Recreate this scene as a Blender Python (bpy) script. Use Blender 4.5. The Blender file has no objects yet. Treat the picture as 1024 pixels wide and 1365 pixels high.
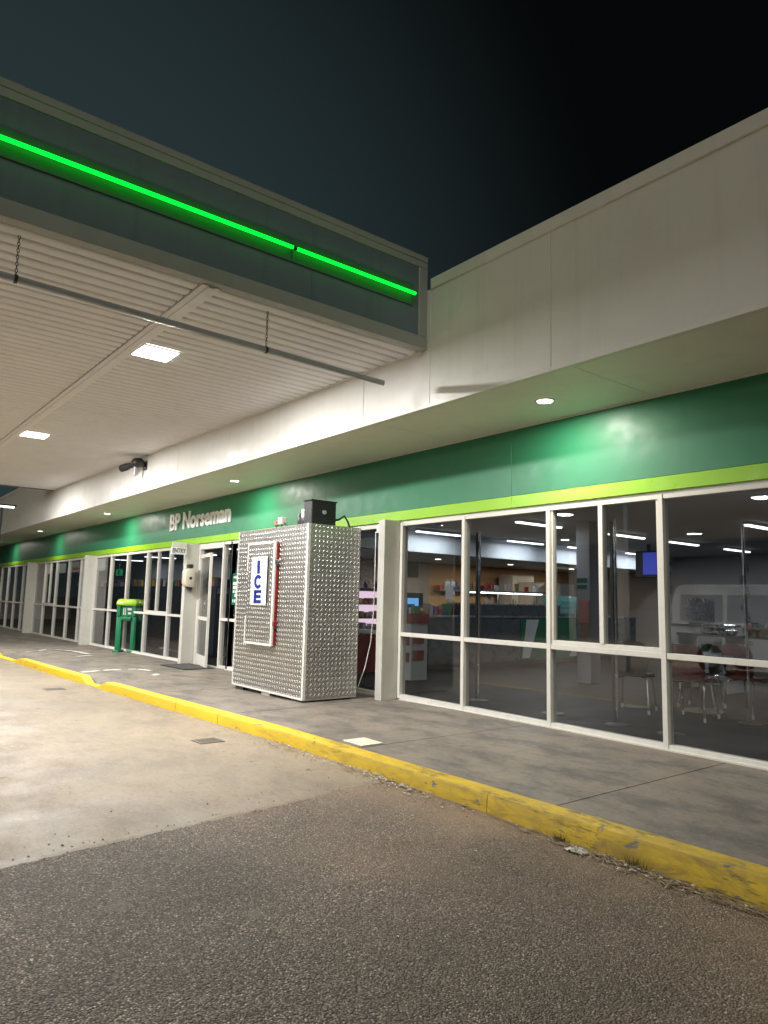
import bpy, bmesh, math, random
from mathutils import Vector, Matrix
random.seed(7)
SC = bpy.context.scene
COL = SC.collection
R_ = math.radians

# ------------------------------------------------------------------ camera
CW, CH, FPX = 1024.0, 1365.0, 939.0
def _cam_axes():
    ex = -Vector((-746.0, 99.5, FPX)).normalized()
    ey = Vector((1202.0, 146.5, FPX)); ey = (ey - ex * ex.dot(ey)).normalized()
    ez = ex.cross(ey)
    return ex, ey, ez
EX, EY, EZ = _cam_axes()
EYE = Vector((0, 0, 1.335))
def w(v): return Vector((EX.dot(v), EY.dot(v), EZ.dot(v)))
cam = bpy.data.cameras.new('camera'); camo = bpy.data.objects.new('camera', cam); COL.objects.link(camo)
_r, _u, _b = w(Vector((1, 0, 0))), w(Vector((0, -1, 0))), w(Vector((0, 0, -1)))
camo.matrix_world = Matrix(((_r.x, _u.x, _b.x, EYE.x), (_r.y, _u.y, _b.y, EYE.y), (_r.z, _u.z, _b.z, EYE.z), (0, 0, 0, 1)))
cam.sensor_fit = 'HORIZONTAL'; cam.sensor_width = 36.0; cam.lens = FPX / CW * 36.0
cam.clip_start = 0.05; cam.clip_end = 2000
SC.camera = camo
def ray(u, v): return w(Vector((u - CW / 2, v - CH / 2, FPX)))
def onZ(u, v, z): r = ray(u, v); return EYE + r * ((z - EYE.z) / r.z)
def onY(u, v, y): r = ray(u, v); return EYE + r * (y / r.y)
def onX(u, v, x): r = ray(u, v); return EYE + r * (x / r.x)

# ------------------------------------------------------------------ night sky, exposure
SC.view_settings.view_transform = 'Standard'; SC.view_settings.look = 'None'
SC.view_settings.exposure = 1.1; SC.view_settings.gamma = 1.0; SC.view_settings.use_curve_mapping = False
SC.cycles.use_denoising = True
SC.cycles.max_bounces = 7; SC.cycles.transparent_max_bounces = 24; SC.cycles.sample_clamp_indirect = 4.0
SC.cycles.caustics_reflective = False; SC.cycles.caustics_refractive = False
wd = bpy.data.worlds.new('World'); SC.world = wd; wd.use_nodes = True
nt = wd.node_tree; nt.nodes.clear()
out = nt.nodes.new('ShaderNodeOutputWorld'); bg = nt.nodes.new('ShaderNodeBackground')
tc = nt.nodes.new('ShaderNodeTexCoord'); dp = nt.nodes.new('ShaderNodeVectorMath'); dp.operation = 'DOT_PRODUCT'
dp.inputs[1].default_value = Vector((-0.97, 0.10, 0.18)).normalized()
rp = nt.nodes.new('ShaderNodeValToRGB')
rp.color_ramp.elements[0].position = 0.62; rp.color_ramp.elements[0].color = (0.0008, 0.0010, 0.0011, 1)
rp.color_ramp.elements[1].position = 1.0; rp.color_ramp.elements[1].color = (0.0105, 0.0172, 0.0182, 1)
rp.color_ramp.interpolation = 'EASE'
nt.links.new(tc.outputs['Generated'], dp.inputs[0]); nt.links.new(dp.outputs['Value'], rp.inputs[0])
nt.links.new(rp.outputs[0], bg.inputs[0]); bg.inputs[1].default_value = 1.0
nt.links.new(bg.outputs[0], out.inputs[0])

# added fill sun, no such source seen, brightens the right fascia and canopy edge
sun = bpy.data.lights.new('fill_sun', 'SUN'); sun.energy = .31; sun.angle = R_(35); sun.color = (1.0, .95, .80)
suno = bpy.data.objects.new('fill_sun', sun); COL.objects.link(suno)
suno.rotation_euler = Vector((.62, -.60, .50)).to_track_quat('Z', 'Y').to_euler()

# lamp powers (W)
P_CANOPY, P_DOWN, P_BATTEN, NEON = 190.0, 24.0, 8.0, 1.3

# ------------------------------------------------------------------ site levels
def lerp(t, a, b): return a + (b - a) * t
def pw(x, pts):
    if x >= pts[0][0]: return pts[0][1]
    for (x0, z0), (x1, z1) in zip(pts, pts[1:]):
        if x >= x1: return lerp((x - x0) / (x1 - x0), z0, z1)
    return pts[-1][1]
def sm(t): t = max(0, min(1, t)); return t * t * (3 - 2 * t)
def zf(x): return pw(x, [(-6.5, 0), (-15.1, -.13), (-22.4, -.19), (-30, -.24), (-60, -.3)])   # footpath
def zg(x): return zf(x) - .125 - .04 * sm((x + 4.6) / 3.0)                                      # forecourt
def yk(x): return 3.99 + .018 * (x + 1.78)                                                       # back of kerb
def dip(x):
    a = sm((-11.75 - x) / .5) * sm((x + 13.1) / .4)
    b = sm((-17.45 - x) / .9) * sm((x + 20.6) / .7)
    return max(a, b)
def zc(x): return 4.052 - .0115 * (x + 5.57)                                                     # canopy lining
FY, WY = 6.34, 4.906            # shopfront plane, white fascia plane
ZS = 3.42                       # verandah soffit

# ------------------------------------------------------------------ materials
MATS = {}
class NT:
    def __init__(s, name):
        s.m = bpy.data.materials.new(name); s.m.use_nodes = True; s.t = s.m.node_tree
        s.b = s.t.nodes['Principled BSDF']; s.pos = None
    def n(s, typ, **kw):
        x = s.t.nodes.new(typ)
        for k, v in kw.items(): setattr(x, k, v)
        return x
    def l(s, a, b): s.t.links.new(a, b)
    def P(s):
        if s.pos is None: s.pos = s.n('ShaderNodeNewGeometry').outputs['Position']
        return s.pos
    def noise(s, scale, detail=4, rough=.55, dist=0, stretch=None):
        x = s.n('ShaderNodeTexNoise'); x.inputs['Scale'].default_value = scale; x.inputs['Detail'].default_value = detail
        x.inputs['Roughness'].default_value = rough; x.inputs['Distortion'].default_value = dist
        if stretch:
            mp = s.n('ShaderNodeMapping'); mp.inputs['Scale'].default_value = stretch
            s.l(s.P(), mp.inputs['Vector']); s.l(mp.outputs[0], x.inputs['Vector'])
        else: s.l(s.P(), x.inputs['Vector'])
        return x.outputs['Fac']
    def ramp(s, src, stops):
        r = s.n('ShaderNodeValToRGB'); e = r.color_ramp.elements
        while len(e) < len(stops): e.new(.5)
        for k, (p, c) in enumerate(stops):
            e[k].position = p; e[k].color = (c, c, c, 1) if not hasattr(c, '__len__') else (*c, 1)
        s.l(src, r.inputs[0]); return r.outputs[0]
    def mix(s, fac, a, b, mode='MIX'):
        x = s.n('ShaderNodeMix', data_type='RGBA', blend_type=mode)
        for sock, v in ((x.inputs[0], fac), (x.inputs[6], a), (x.inputs[7], b)):
            if hasattr(v, 'links') or hasattr(v, 'is_linked'): s.l(v, sock)
            elif hasattr(v, '__len__'): sock.default_value = (*v, 1)
            else: sock.default_value = v
        return x.outputs[2]
    def math(s, op, a, b=0.0, clamp=False):
        x = s.n('ShaderNodeMath', operation=op, use_clamp=clamp)
        for sock, v in ((x.inputs[0], a), (x.inputs[1], b)):
            if hasattr(v, 'is_linked'): s.l(v, sock)
            else: sock.default_value = v
        return x.outputs[0]
    def bump(s, h, strength=.3, dist=.01):
        x = s.n('ShaderNodeBump'); x.inputs['Strength'].default_value = strength; x.inputs['Distance'].default_value = dist
        s.l(h, x.inputs['Height']); s.l(x.outputs[0], s.b.inputs['Normal'])
    def done(s, key): MATS[key] = s.m; return s.m

def simple(key, col, rough=.5, metal=0., var=.12, scale=3., dirt=0., bump=0., bscale=60., coat=0., dcol=(.12, .10, .08), rvar=.1):
    m = NT(key); b = m.b
    v = m.noise(scale, 5, .6)
    dark = tuple(c * (1 - var) for c in col); lite = tuple(min(1, c * (1 + var * .6)) for c in col)
    c = m.mix(v, dark, lite)
    if dirt > 0:
        d = m.ramp(m.noise(scale * 2.3, 7, .7, .6), [(.52, 0.), (.78, dirt)])
        c = m.mix(d, c, dcol)
    m.l(c, b.inputs['Base Color'])
    m.l(m.ramp(m.noise(scale * 4, 3), [(.3, max(.02, rough - rvar)), (.7, min(1, rough + rvar))]), b.inputs['Roughness'])
    b.inputs['Metallic'].default_value = metal
    if coat: b.inputs['Coat Weight'].default_value = coat; b.inputs['Coat Roughness'].default_value = .3
    if bump: m.bump(m.noise(bscale, 3), bump, .004)
    return m.done(key)

def streaks(key, amount, col):
    m = MATS[key]; t = m.node_tree; b = t.nodes['Principled BSDF']; src = b.inputs['Base Color'].links[0].from_socket
    g_ = t.nodes.new('ShaderNodeNewGeometry'); mp = t.nodes.new('ShaderNodeMapping'); mp.inputs['Scale'].default_value = (7, 7, .35)
    nz = t.nodes.new('ShaderNodeTexNoise'); nz.inputs['Scale'].default_value = 1.3; nz.inputs['Detail'].default_value = 6; nz.inputs['Roughness'].default_value = .65
    rp_ = t.nodes.new('ShaderNodeValToRGB'); rp_.color_ramp.elements[0].position = .52; rp_.color_ramp.elements[1].position = .80
    rp_.color_ramp.elements[0].color = (0, 0, 0, 1); rp_.color_ramp.elements[1].color = (amount, amount, amount, 1)
    mx = t.nodes.new('ShaderNodeMix'); mx.data_type = 'RGBA'; mx.inputs[7].default_value = (*col, 1)
    L = t.links.new; L(g_.outputs['Position'], mp.inputs['Vector']); L(mp.outputs[0], nz.inputs['Vector']); L(nz.outputs['Fac'], rp_.inputs[0]); L(rp_.outputs[0], mx.inputs[0]); L(src, mx.inputs[6]); L(mx.outputs[2], b.inputs['Base Color'])

def emit(key, col, strength):
    m = NT(key); m.b.inputs['Base Color'].default_value = (*col, 1)
    m.b.inputs['Emission Color'].default_value = (*col, 1); m.b.inputs['Emission Strength'].default_value = strength
    return m.done(key)

simple('white_paint', (.72, .71, .665), .42, var=.07, scale=1.1, dirt=.13, bump=.05, bscale=45, dcol=(.33, .30, .25))
simple('soffit_paint', (.80, .79, .73), .5, var=.08, scale=.9, dirt=.18, bump=.05, bscale=30, dcol=(.3, .28, .22))
simple('slat_paint', (.76, .765, .80), .6, var=.08, scale=2, dirt=.2, dcol=(.33, .28, .24))
simple('frame_paint', (.68, .66, .61), .4, var=.08, scale=4, dirt=.28, dcol=(.26, .22, .17))
simple('column_paint', (.56, .55, .50), .5, var=.1, scale=2.5, dirt=.3, bump=.1, bscale=25, dcol=(.30, .27, .21))
simple('green_panel', (.020, .19, .086), .50, var=.06, scale=1.5, dirt=.06, bump=.10, bscale=7, coat=.1, rvar=.07)
def ripple(key, sc=2.2, st_=.22):
    t = MATS[key].node_tree; g_ = t.nodes.new('ShaderNodeNewGeometry'); nz = t.nodes.new('ShaderNodeTexNoise'); nz.inputs['Scale'].default_value = sc; nz.inputs['Detail'].default_value = 4
    b = t.nodes['Principled BSDF']; bp = t.nodes.new('ShaderNodeBump'); bp.inputs['Strength'].default_value = st_; bp.inputs['Distance'].default_value = .03
    t.links.new(g_.outputs['Position'], nz.inputs['Vector']); t.links.new(nz.outputs['Fac'], bp.inputs['Height'])
    if b.inputs['Normal'].is_linked: t.links.new(b.inputs['Normal'].links[0].from_socket, bp.inputs['Normal'])
    t.links.new(bp.outputs[0], b.inputs['Normal'])
ripple('green_panel'); ripple('white_paint', 1.6, .15)
simple('lime_panel', (.28, .56, .018), .36, var=.05, scale=2, dirt=.07, bump=.05, bscale=9)
simple('canopy_green', (.15, .19, .235), .5, var=.1, scale=1.2, dirt=.12)
simple('canopy_trim', (.36, .38, .36), .5, var=.1, scale=1.5, dirt=.2)
simple('neon_back', (.055, .15, .085), .5, var=.05, scale=2)
simple('black_plastic', (.02, .02, .022), .45, var=.2, scale=6)
simple('dark_metal', (.06, .06, .065), .45, metal=.4, var=.2, scale=8)
simple('galvanised', (.44, .47, .50), .5, metal=.3, var=.25, scale=9)
simple('chrome', (.6, .6, .62), .18, metal=1., var=.05)
simple('aluminium', (.60, .59, .56), .38, metal=.8, var=.08, scale=3, rvar=.06)
simple('tread_sheet', (.46, .45, .43), .38, metal=1., var=.15, scale=2.5, rvar=.05)
simple('tread_lug', (.50, .49, .465), .46, metal=1., var=.2, scale=9, rvar=.05)
simple('trim_white', (.72, .71, .67), .35, var=.05, scale=6, dirt=.1)
simple('red_gasket', (.24, .02, .016), .5, var=.2, scale=8, dirt=.12)
simple('sign_white', (.83, .84, .84), .3, var=.03, scale=4)
simple('ice_blue', (.008, .022, .20), .35, var=.05)
simple('cream_plastic', (.62, .58, .46), .4, var=.08, scale=9, dirt=.12)
simple('stand_green', (.010, .20, .085), .35, var=.06, scale=3, dirt=.08)
simple('stand_lime', (.30, .52, .03), .35, var=.05, scale=3)
simple('mat_rubber', (.045, .042, .04), .85, var=.3, scale=20, bump=.3, bscale=160)
simple('road_paint', (.58, .57, .54), .6, var=.15, scale=9, dirt=.75, dcol=(.2, .19, .18))
simple('steel_grate', (.19, .16, .13), .6, metal=.5, var=.3, scale=20, dirt=.3)
simple('pit_lid', (.62, .58, .46), .7, var=.15, scale=12, dirt=.35)
simple('inner_ceiling', (.42, .43, .44), .8, var=.05, scale=1)
simple('inner_wall', (.33, .32, .33), .7, var=.08, scale=1.2)
simple('beige_wall', (.50, .33, .19), .7, var=.08, scale=1)
simple('bulkhead_white', (.66, .70, .76), .6, var=.04, scale=1)
simple('inner_floor', (.016, .015, .016), .7, var=.12, scale=1, rvar=.04); MATS['inner_floor'].node_tree.nodes['Principled BSDF'].inputs['Specular IOR Level'].default_value = .15
simple('dark_laminate', (.075, .090, .10), .3, var=.1, scale=2)
simple('steel_top', (.45, .46, .47), .28, metal=.9, var=.08, scale=5)
simple('deep_green', (.008, .12, .06), .4, var=.05, scale=2)
simple('grey_white', (.50, .51, .52), .45, var=.08, scale=3)
simple('red_vinyl', (.10, .007, .010), .4, var=.12, scale=7)
simple('olive_vinyl', (.065, .062, .045), .45, var=.12, scale=7)
simple('table_top', (.42, .44, .46), .25, var=.08, scale=4)
simple('navy_shelf', (.012, .016, .024), .5, var=.2, scale=3)
simple('red_laminate', (.28, .018, .024), .35, var=.1, scale=3)
simple('rubber', (.015, .015, .015), .8, var=.2, scale=12)
simple('van_white', (.62, .63, .63), .25, var=.03, scale=2, coat=.5)
simple('cardboard', (.34, .24, .14), .8, var=.12, scale=6)
simple('paper', (.62, .62, .60), .7, var=.05, scale=8)
simple('pink_card', (.55, .24, .20), .6, var=.2, scale=14)
simple('teal_plastic', (.03, .22, .24), .3, var=.1, scale=5)
simple('tinsel', (.02, .022, .12), .25, metal=.7, var=.4, scale=60)
simple('dry_grass', (.36, .29, .18), .8, var=.35, scale=30)
simple('weed_green', (.075, .066, .035), .8, var=.35, scale=30)
simple('litter_pale', (.55, .52, .46), .7, var=.2, scale=30)
simple('loose_stone', (.26, .21, .16), .85, var=.6, scale=45)
simple('grey_text', (.07, .08, .09), .5)
simple('concrete_edge', (.2, .19, .17), .85, var=.2, scale=8, dirt=.3)
streaks('white_paint', .17, (.34, .31, .26)); streaks('column_paint', .3, (.28, .25, .19)); streaks('canopy_green', .35, (.06, .09, .10))
PROD = []
for k, c in enumerate([(.45, .06, .05), (.5, .34, .05), (.06, .12, .3), (.5, .5, .48), (.05, .22, .09), (.3, .12, .26), (.04, .04, .05)]):
    simple('pack_%d' % k, c, .4, var=.15, scale=25); PROD.append('pack_%d' % k)
emit('lamp_face', (1, .97, .92), 6.0); emit('down_face', (1, .96, .86), 4.0); emit('batten_face', (.93, .97, 1.0), 2.2)
emit('neon_green', (0.0, 1.0, .028), NEON); emit('screen_blue', (.15, .45, .9), .45); emit('tv_blue', (.06, .08, .5), .3)
emit('fridge_glow', (1.0, .72, .88), .55); emit('exit_green', (.02, .5, .2), .2); emit('far_tube', (1, .97, .9), 1.5)

def glass(key, tint, gloss=1.0, f0=.045):
    m = NT(key); t = m.t; t.nodes.remove(m.b)
    o = [x for x in t.nodes if x.type == 'OUTPUT_MATERIAL'][0]
    lw = m.n('ShaderNodeLayerWeight'); lw.inputs[0].default_value = .5
    p5 = m.math('POWER', lw.outputs['Facing'], 5.0)
    F = m.math('ADD', m.math('MULTIPLY', p5, .9), f0, True)
    tr = m.n('ShaderNodeBsdfTransparent'); tr.inputs[0].default_value = (*tint, 1)
    gl = m.n('ShaderNodeBsdfGlossy'); gl.inputs['Roughness'].default_value = .0
    nz = m.n('ShaderNodeBump'); nz.inputs['Strength'].default_value = .03; nz.inputs['Distance'].default_value = .01
    m.l(m.noise(1.7, 1), nz.inputs['Height']); m.l(nz.outputs[0], gl.inputs['Normal'])
    mx = m.n('ShaderNodeMixShader'); m.l(F, mx.inputs[0]); m.l(tr.outputs[0], mx.inputs[1]); m.l(gl.outputs[0], mx.inputs[2])
    m.l(mx.outputs[0], o.inputs['Surface']); return m.done(key)
glass('glass', (.84, .86, .87), f0=.062)
glass('clear_glass', (.93, .95, .95), f0=.03)
glass('van_glass', (.30, .32, .33), f0=.05)

def asphalt():
    m = NT('asphalt'); b = m.b
    vo = m.n('ShaderNodeTexVoronoi'); vo.inputs['Scale'].default_value = 108; m.l(m.P(), vo.inputs['Vector'])
    vo2 = m.n('ShaderNodeTexVoronoi'); vo2.inputs['Scale'].default_value = 230; m.l(m.P(), vo2.inputs['Vector'])
    sep = m.n('ShaderNodeSeparateColor'); m.l(vo.outputs['Color'], sep.inputs[0])
    st = m.ramp(sep.outputs[0], [(0, (.105, .078, .055)), (.40, (.215, .164, .120)), (.75, (.33, .258, .193)), (.93, (.46, .368, .285)), (1, (.78, .66, .54))])
    gap = m.ramp(vo.outputs['Distance'], [(.18, 1.), (.72, .22)])
    c = m.mix(1.0, st, gap, 'MULTIPLY')
    c = m.mix(m.ramp(vo2.outputs['Distance'], [(.1, .25), (.6, 0.)]), c, (.15, .125, .10))
    big = m.ramp(m.noise(.7, 5, .6, .4), [(.35, .72), (.7, 1.3)])
    c = m.mix(1.0, c, big, 'MULTIPLY')
    sp = m.n('ShaderNodeSeparateXYZ'); m.l(m.P(), sp.inputs[0])
    dk = m.math('SUBTRACT', sp.outputs['Y'], m.math('ADD', m.math('MULTIPLY', sp.outputs['X'], .018), 3.87 + .032))
    near = m.ramp(m.math('ADD', m.math('MULTIPLY', dk, .45), 1.0), [(.0, 0.), (.6, .4), (1., 1.)])
    patch = m.ramp(m.noise(1.3, 5, .62, .5), [(.36, 0.), (.66, 1.)])
    dust = m.math('MULTIPLY', near, m.math('ADD', patch, .25), True)
    c = m.mix(m.math('MULTIPLY', dust, .8), c, m.mix(m.noise(9, 4), (.19, .122, .073), (.30, .205, .128)))
    stain = m.ramp(m.noise(2.6, 4, .5, .2), [(.66, 0.), (.72, .45)])
    c = m.mix(stain, c, (.19, .165, .135))
    m.l(c, b.inputs['Base Color']); b.inputs['Roughness'].default_value = .72
    h = m.math('ADD', m.math('MULTIPLY', vo.outputs['Distance'], -1.0), m.math('MULTIPLY', m.noise(160, 2), .35))
    h = m.math('MULTIPLY', h, m.math('SUBTRACT', 1.0, m.math('MULTIPLY', dust, .7)))
    m.bump(h, 1.0, .010); return m.done('asphalt')
asphalt()

def concrete(key, a, c2, dark, stains=.5, scale=1., bumpv=.15, spots=.8, gloss=.62):
    m = NT(key); b = m.b
    c = m.mix(m.ramp(m.noise(.8 * scale, 6, .65, .6), [(.3, 0.), (.7, 1.)]), a, c2)
    c = m.mix(m.math('MULTIPLY', m.ramp(m.noise(1.9 * scale, 14, .76, .15, (.8, 1.4, 1)), [(.46, 0.), (.60, 1.)]), stains), c, dark)
    sp = m.ramp(m.noise(7.5, 3, .5, .2), [(.70, 0.), (.735, spots)])
    c = m.mix(sp, c, tuple(x * .4 for x in dark))
    vs = m.n('ShaderNodeTexVoronoi'); vs.inputs['Scale'].default_value = 3.1; m.l(m.P(), vs.inputs['Vector'])
    c = m.mix(m.ramp(m.math('ADD', vs.outputs['Distance'], m.math('MULTIPLY', m.noise(14, 3), .06)), [(.055, .75), (.085, 0.)]), c, tuple(x * .45 for x in dark))
    c = m.mix(m.ramp(m.noise(34, 6, .7), [(.54, 0.), (.66, .5)]), c, tuple(min(1, x * 1.4) for x in a))
    c = m.mix(m.ramp(m.noise(17, 9, .75, .2, (.7, 1.6, 1)), [(.52, 0.), (.64, .55)]), c, tuple(x * .8 for x in dark))
    c = m.mix(m.ramp(m.noise(130, 3, .7), [(.35, .28), (.6, 0.)]), c, dark)
    m.l(c, b.inputs['Base Color'])
    m.l(m.ramp(m.noise(2.2, 4), [(.3, gloss - .14), (.7, gloss + .15)]), b.inputs['Roughness'])
    m.bump(m.math('ADD', m.noise(120, 3), m.math('MULTIPLY', m.noise(9, 3), .9)), bumpv, .006)
    return m.done(key)
concrete('forecourt_concrete', (.268, .210, .142), (.220, .174, .122), (.135, .108, .080), .6, .9)
concrete('footpath_concrete', (.25, .205, .158), (.178, .152, .126), (.080, .074, .068), .85, 1.0, .2, .3, .55)

def kerbmat():
    m = NT('kerb_yellow'); b = m.b
    c = m.mix(m.noise(2.2, 5), (.54, .36, .006), (.66, .455, .012))
    grime = m.math('MULTIPLY', m.ramp(m.noise(5, 6, .7, .5, (.6, 1, 2.2)), [(.40, 0.), (.68, 1.)]), .7)
    gn = m.n('ShaderNodeNewGeometry'); sz = m.n('ShaderNodeSeparateXYZ'); m.l(gn.outputs['Normal'], sz.inputs[0])
    px_ = m.n('ShaderNodeSeparateXYZ'); m.l(m.P(), px_.inputs[0]); worn = m.ramp(m.math('ADD', m.math('MULTIPLY', px_.outputs['X'], .1), 1.0), [(.25, .18), (.75, 1.)])
    grime = m.math('MULTIPLY', grime, worn)
    c = m.mix(grime, c, (.20, .135, .028))
    scuff_shade = m.math('MULTIPLY', m.ramp(m.noise(3.2, 6, .7, .8, (1, 1, 3)), [(.5, 0.), (.62, 1.)]), m.math('SUBTRACT', .75, m.math('MULTIPLY', sz.outputs['Z'], .7)), True)  # scuffs weighted to upright faces, also painting shade onto the kerb front
    scuff_shade = m.math('MULTIPLY', scuff_shade, worn)
    c = m.mix(scuff_shade, c, (.15, .098, .030))
    chip = m.ramp(m.noise(11, 8, .72, .1, (.6, 1, 1.2)), [(.61, 0.), (.635, 1.)])
    c = m.mix(chip, c, m.mix(m.noise(60, 2), (.07, .065, .055), (.24, .22, .19)))
    tyre = m.math('MULTIPLY', m.ramp(m.noise(4.5, 9, .75, .1, (.35, 1, 2.6)), [(.57, 0.), (.62, 1.)]), worn)
    c = m.mix(m.math('MULTIPLY', tyre, .72), c, (.055, .045, .028))
    m.l(c, b.inputs['Base Color']); b.inputs['Roughness'].default_value = .55
    m.bump(m.math('ADD', m.noise(60, 4), m.math('MULTIPLY', chip, -1.2)), .4, .004); return m.done('kerb_yellow')
kerbmat()

def tealglass():
    m = NT('teal_glass'); b = m.b; b.inputs['Base Color'].default_value = (.08, .34, .34, 1); b.inputs['Roughness'].default_value = .1
    b.inputs['Alpha'].default_value = .45; return m.done('teal_glass')
tealglass()

# ------------------------------------------------------------------ mesh helpers
class MB:
    def __init__(s): s.v = []; s.f = []
    def add(s, vs, fs):
        k = len(s.v); s.v += [Vector(v) for v in vs]; s.f += [tuple(i + k for i in f) for f in fs]; return s
    def box(s, x0, x1, y0, y1, z0, z1):
        return s.hexa([(x0, y0, z0), (x1, y0, z0), (x1, y1, z0), (x0, y1, z0), (x0, y0, z1), (x1, y0, z1), (x1, y1, z1), (x0, y1, z1)])
    def hexa(s, v):
        return s.add(v, [(3, 2, 1, 0), (4, 5, 6, 7), (0, 1, 5, 4), (1, 2, 6, 5), (2, 3, 7, 6), (3, 0, 4, 7)])
    def tube(s, pts, r, n=8, caps=True):
        pts = [Vector(p) for p in pts]; rings = []; k0 = len(s.v)
        rr = r if hasattr(r, '__len__') else [r] * len(pts)
        up = Vector((0, 0, 1)); prev = None
        for i, p in enumerate(pts):
            d = ((pts[i + 1] if i < len(pts) - 1 else p) - (pts[i - 1] if i else p)).normalized()
            if prev is None:
                a = up if abs(d.dot(up)) < .95 else Vector((1, 0, 0))
                nrm = (a - d * a.dot(d)).normalized()
            else: nrm = (prev - d * prev.dot(d)).normalized()
            prev = nrm; bi = d.cross(nrm)
            for j in range(n):
                t = 2 * math.pi * j / n; s.v.append(p + (nrm * math.cos(t) + bi * math.sin(t)) * rr[i])
        for i in range(len(pts) - 1):
            for j in range(n):
                a, b_ = k0 + i * n + j, k0 + i * n + (j + 1) % n; s.f.append((a, b_, b_ + n, a + n))
        if caps:
            s.f.append(tuple(k0 + j for j in range(n))[::-1]); s.f.append(tuple(k0 + (len(pts) - 1) * n + j for j in range(n)))
        return s
    def prism(s, poly, d0, d1):
        """poly: list of 3-D points (planar), extruded from +d0 to +d1 (vectors)."""
        n = len(poly); k = len(s.v); d0, d1 = Vector(d0), Vector(d1)
        s.v += [Vector(p) + d0 for p in poly] + [Vector(p) + d1 for p in poly]
        s.f.append(tuple(k + i for i in range(n))[::-1]); s.f.append(tuple(k + n + i for i in range(n)))
        for i in range(n): j = (i + 1) % n; s.f.append((k + i, k + j, k + n + j, k + n + i))
        return s
    def lathe(s, prof, c=(0, 0, 0), n=20):
        k = len(s.v); c = Vector(c)
        for r, z in prof:
            for j in range(n): t = 2 * math.pi * j / n; s.v.append(c + Vector((r * math.cos(t), r * math.sin(t), z)))
        for i in range(len(prof) - 1):
            for j in range(n):
                a, b_ = k + i * n + j, k + i * n + (j + 1) % n; s.f.append((a, b_, b_ + n, a + n))
        s.f.append(tuple(k + j for j in range(n))[::-1]); s.f.append(tuple(k + (len(prof) - 1) * n + j for j in range(n)))
        return s
    def grid(s, xs, ys, fz):
        k = len(s.v); nx, ny = len(xs), len(ys)
        s.v += [Vector((x, y, fz(x, y))) for y in ys for x in xs]
        s.f += [(k + j * nx + i, k + j * nx + i + 1, k + (j + 1) * nx + i + 1, k + (j + 1) * nx + i) for j in range(ny - 1) for i in range(nx - 1)]
        return s
    def build(s, name, mat, parent=None, bevel=0., smooth=False, seg=1):
        vs = s.v; mn = [min(v[i] for v in vs) for i in range(3)]; mx = [max(v[i] for v in vs) for i in range(3)]
        c = Vector(((mn[0] + mx[0]) / 2, (mn[1] + mx[1]) / 2, mn[2]))
        me = bpy.data.meshes.new(name); me.from_pydata([v - c for v in vs], [], s.f)
        bm = bmesh.new(); bm.from_mesh(me); bmesh.ops.recalc_face_normals(bm, faces=bm.faces)
        if bevel:
            es = [e for e in bm.edges if len(e.link_faces) == 2 and e.calc_face_angle(0) > .5]
            bmesh.ops.bevel(bm, geom=es, offset=bevel, segments=seg, affect='EDGES', profile=.5)
        bm.to_mesh(me); bm.free()
        if smooth:
            for p in me.polygons: p.use_smooth = True
            if smooth == 'auto' and hasattr(me, 'set_sharp_from_angle'): me.set_sharp_from_angle(angle=R_(38))
        me.materials.append(MATS[mat])
        o = bpy.data.objects.new(name, me); COL.objects.link(o)
        o.location = c - (WL[parent.name] if parent else Vector((0, 0, 0))); o.parent = parent
        WL[o.name] = c
        return o
WL = {}
def tag(o, label=None, cat=None, group=None, kind=None):
    if label: o['label'] = label
    if cat: o['category'] = cat
    if group: o['group'] = group
    if kind: o['kind'] = kind
    return o
def thing(name, label, cat, loc=(0, 0, 0), group=None):
    o = bpy.data.objects.new(name, None); COL.objects.link(o); o.empty_display_size = .1
    o.location = loc; WL[o.name] = Vector(loc); return tag(o, label, cat, group)
def struct(name, loc=None):
    o = bpy.data.objects.new(name, None); COL.objects.link(o); o.location = loc or (0, 0, 0); WL[o.name] = Vector(o.location)
    o['kind'] = 'structure'; return o
def Bx(*a): return MB().box(*a)
def copy_tree(o, parent=None):
    c = o.copy(); COL.objects.link(c); c.parent = parent
    for ch in list(o.children): copy_tree(ch, c)
    return c
def area(name, parent, loc, power, col, sx, sy=None, rot=(0, 0, 0), shape=None):
    l = bpy.data.lights.new(name, 'AREA'); l.energy = power; l.color = col
    l.shape = shape or 'RECTANGLE'; l.size = sx
    if l.shape == 'RECTANGLE': l.size_y = sy or sx
    o = bpy.data.objects.new(name, l); COL.objects.link(o)
    o.location = Vector(loc) - WL[parent.name]; o.rotation_euler = rot; o.parent = parent; return o
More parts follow.
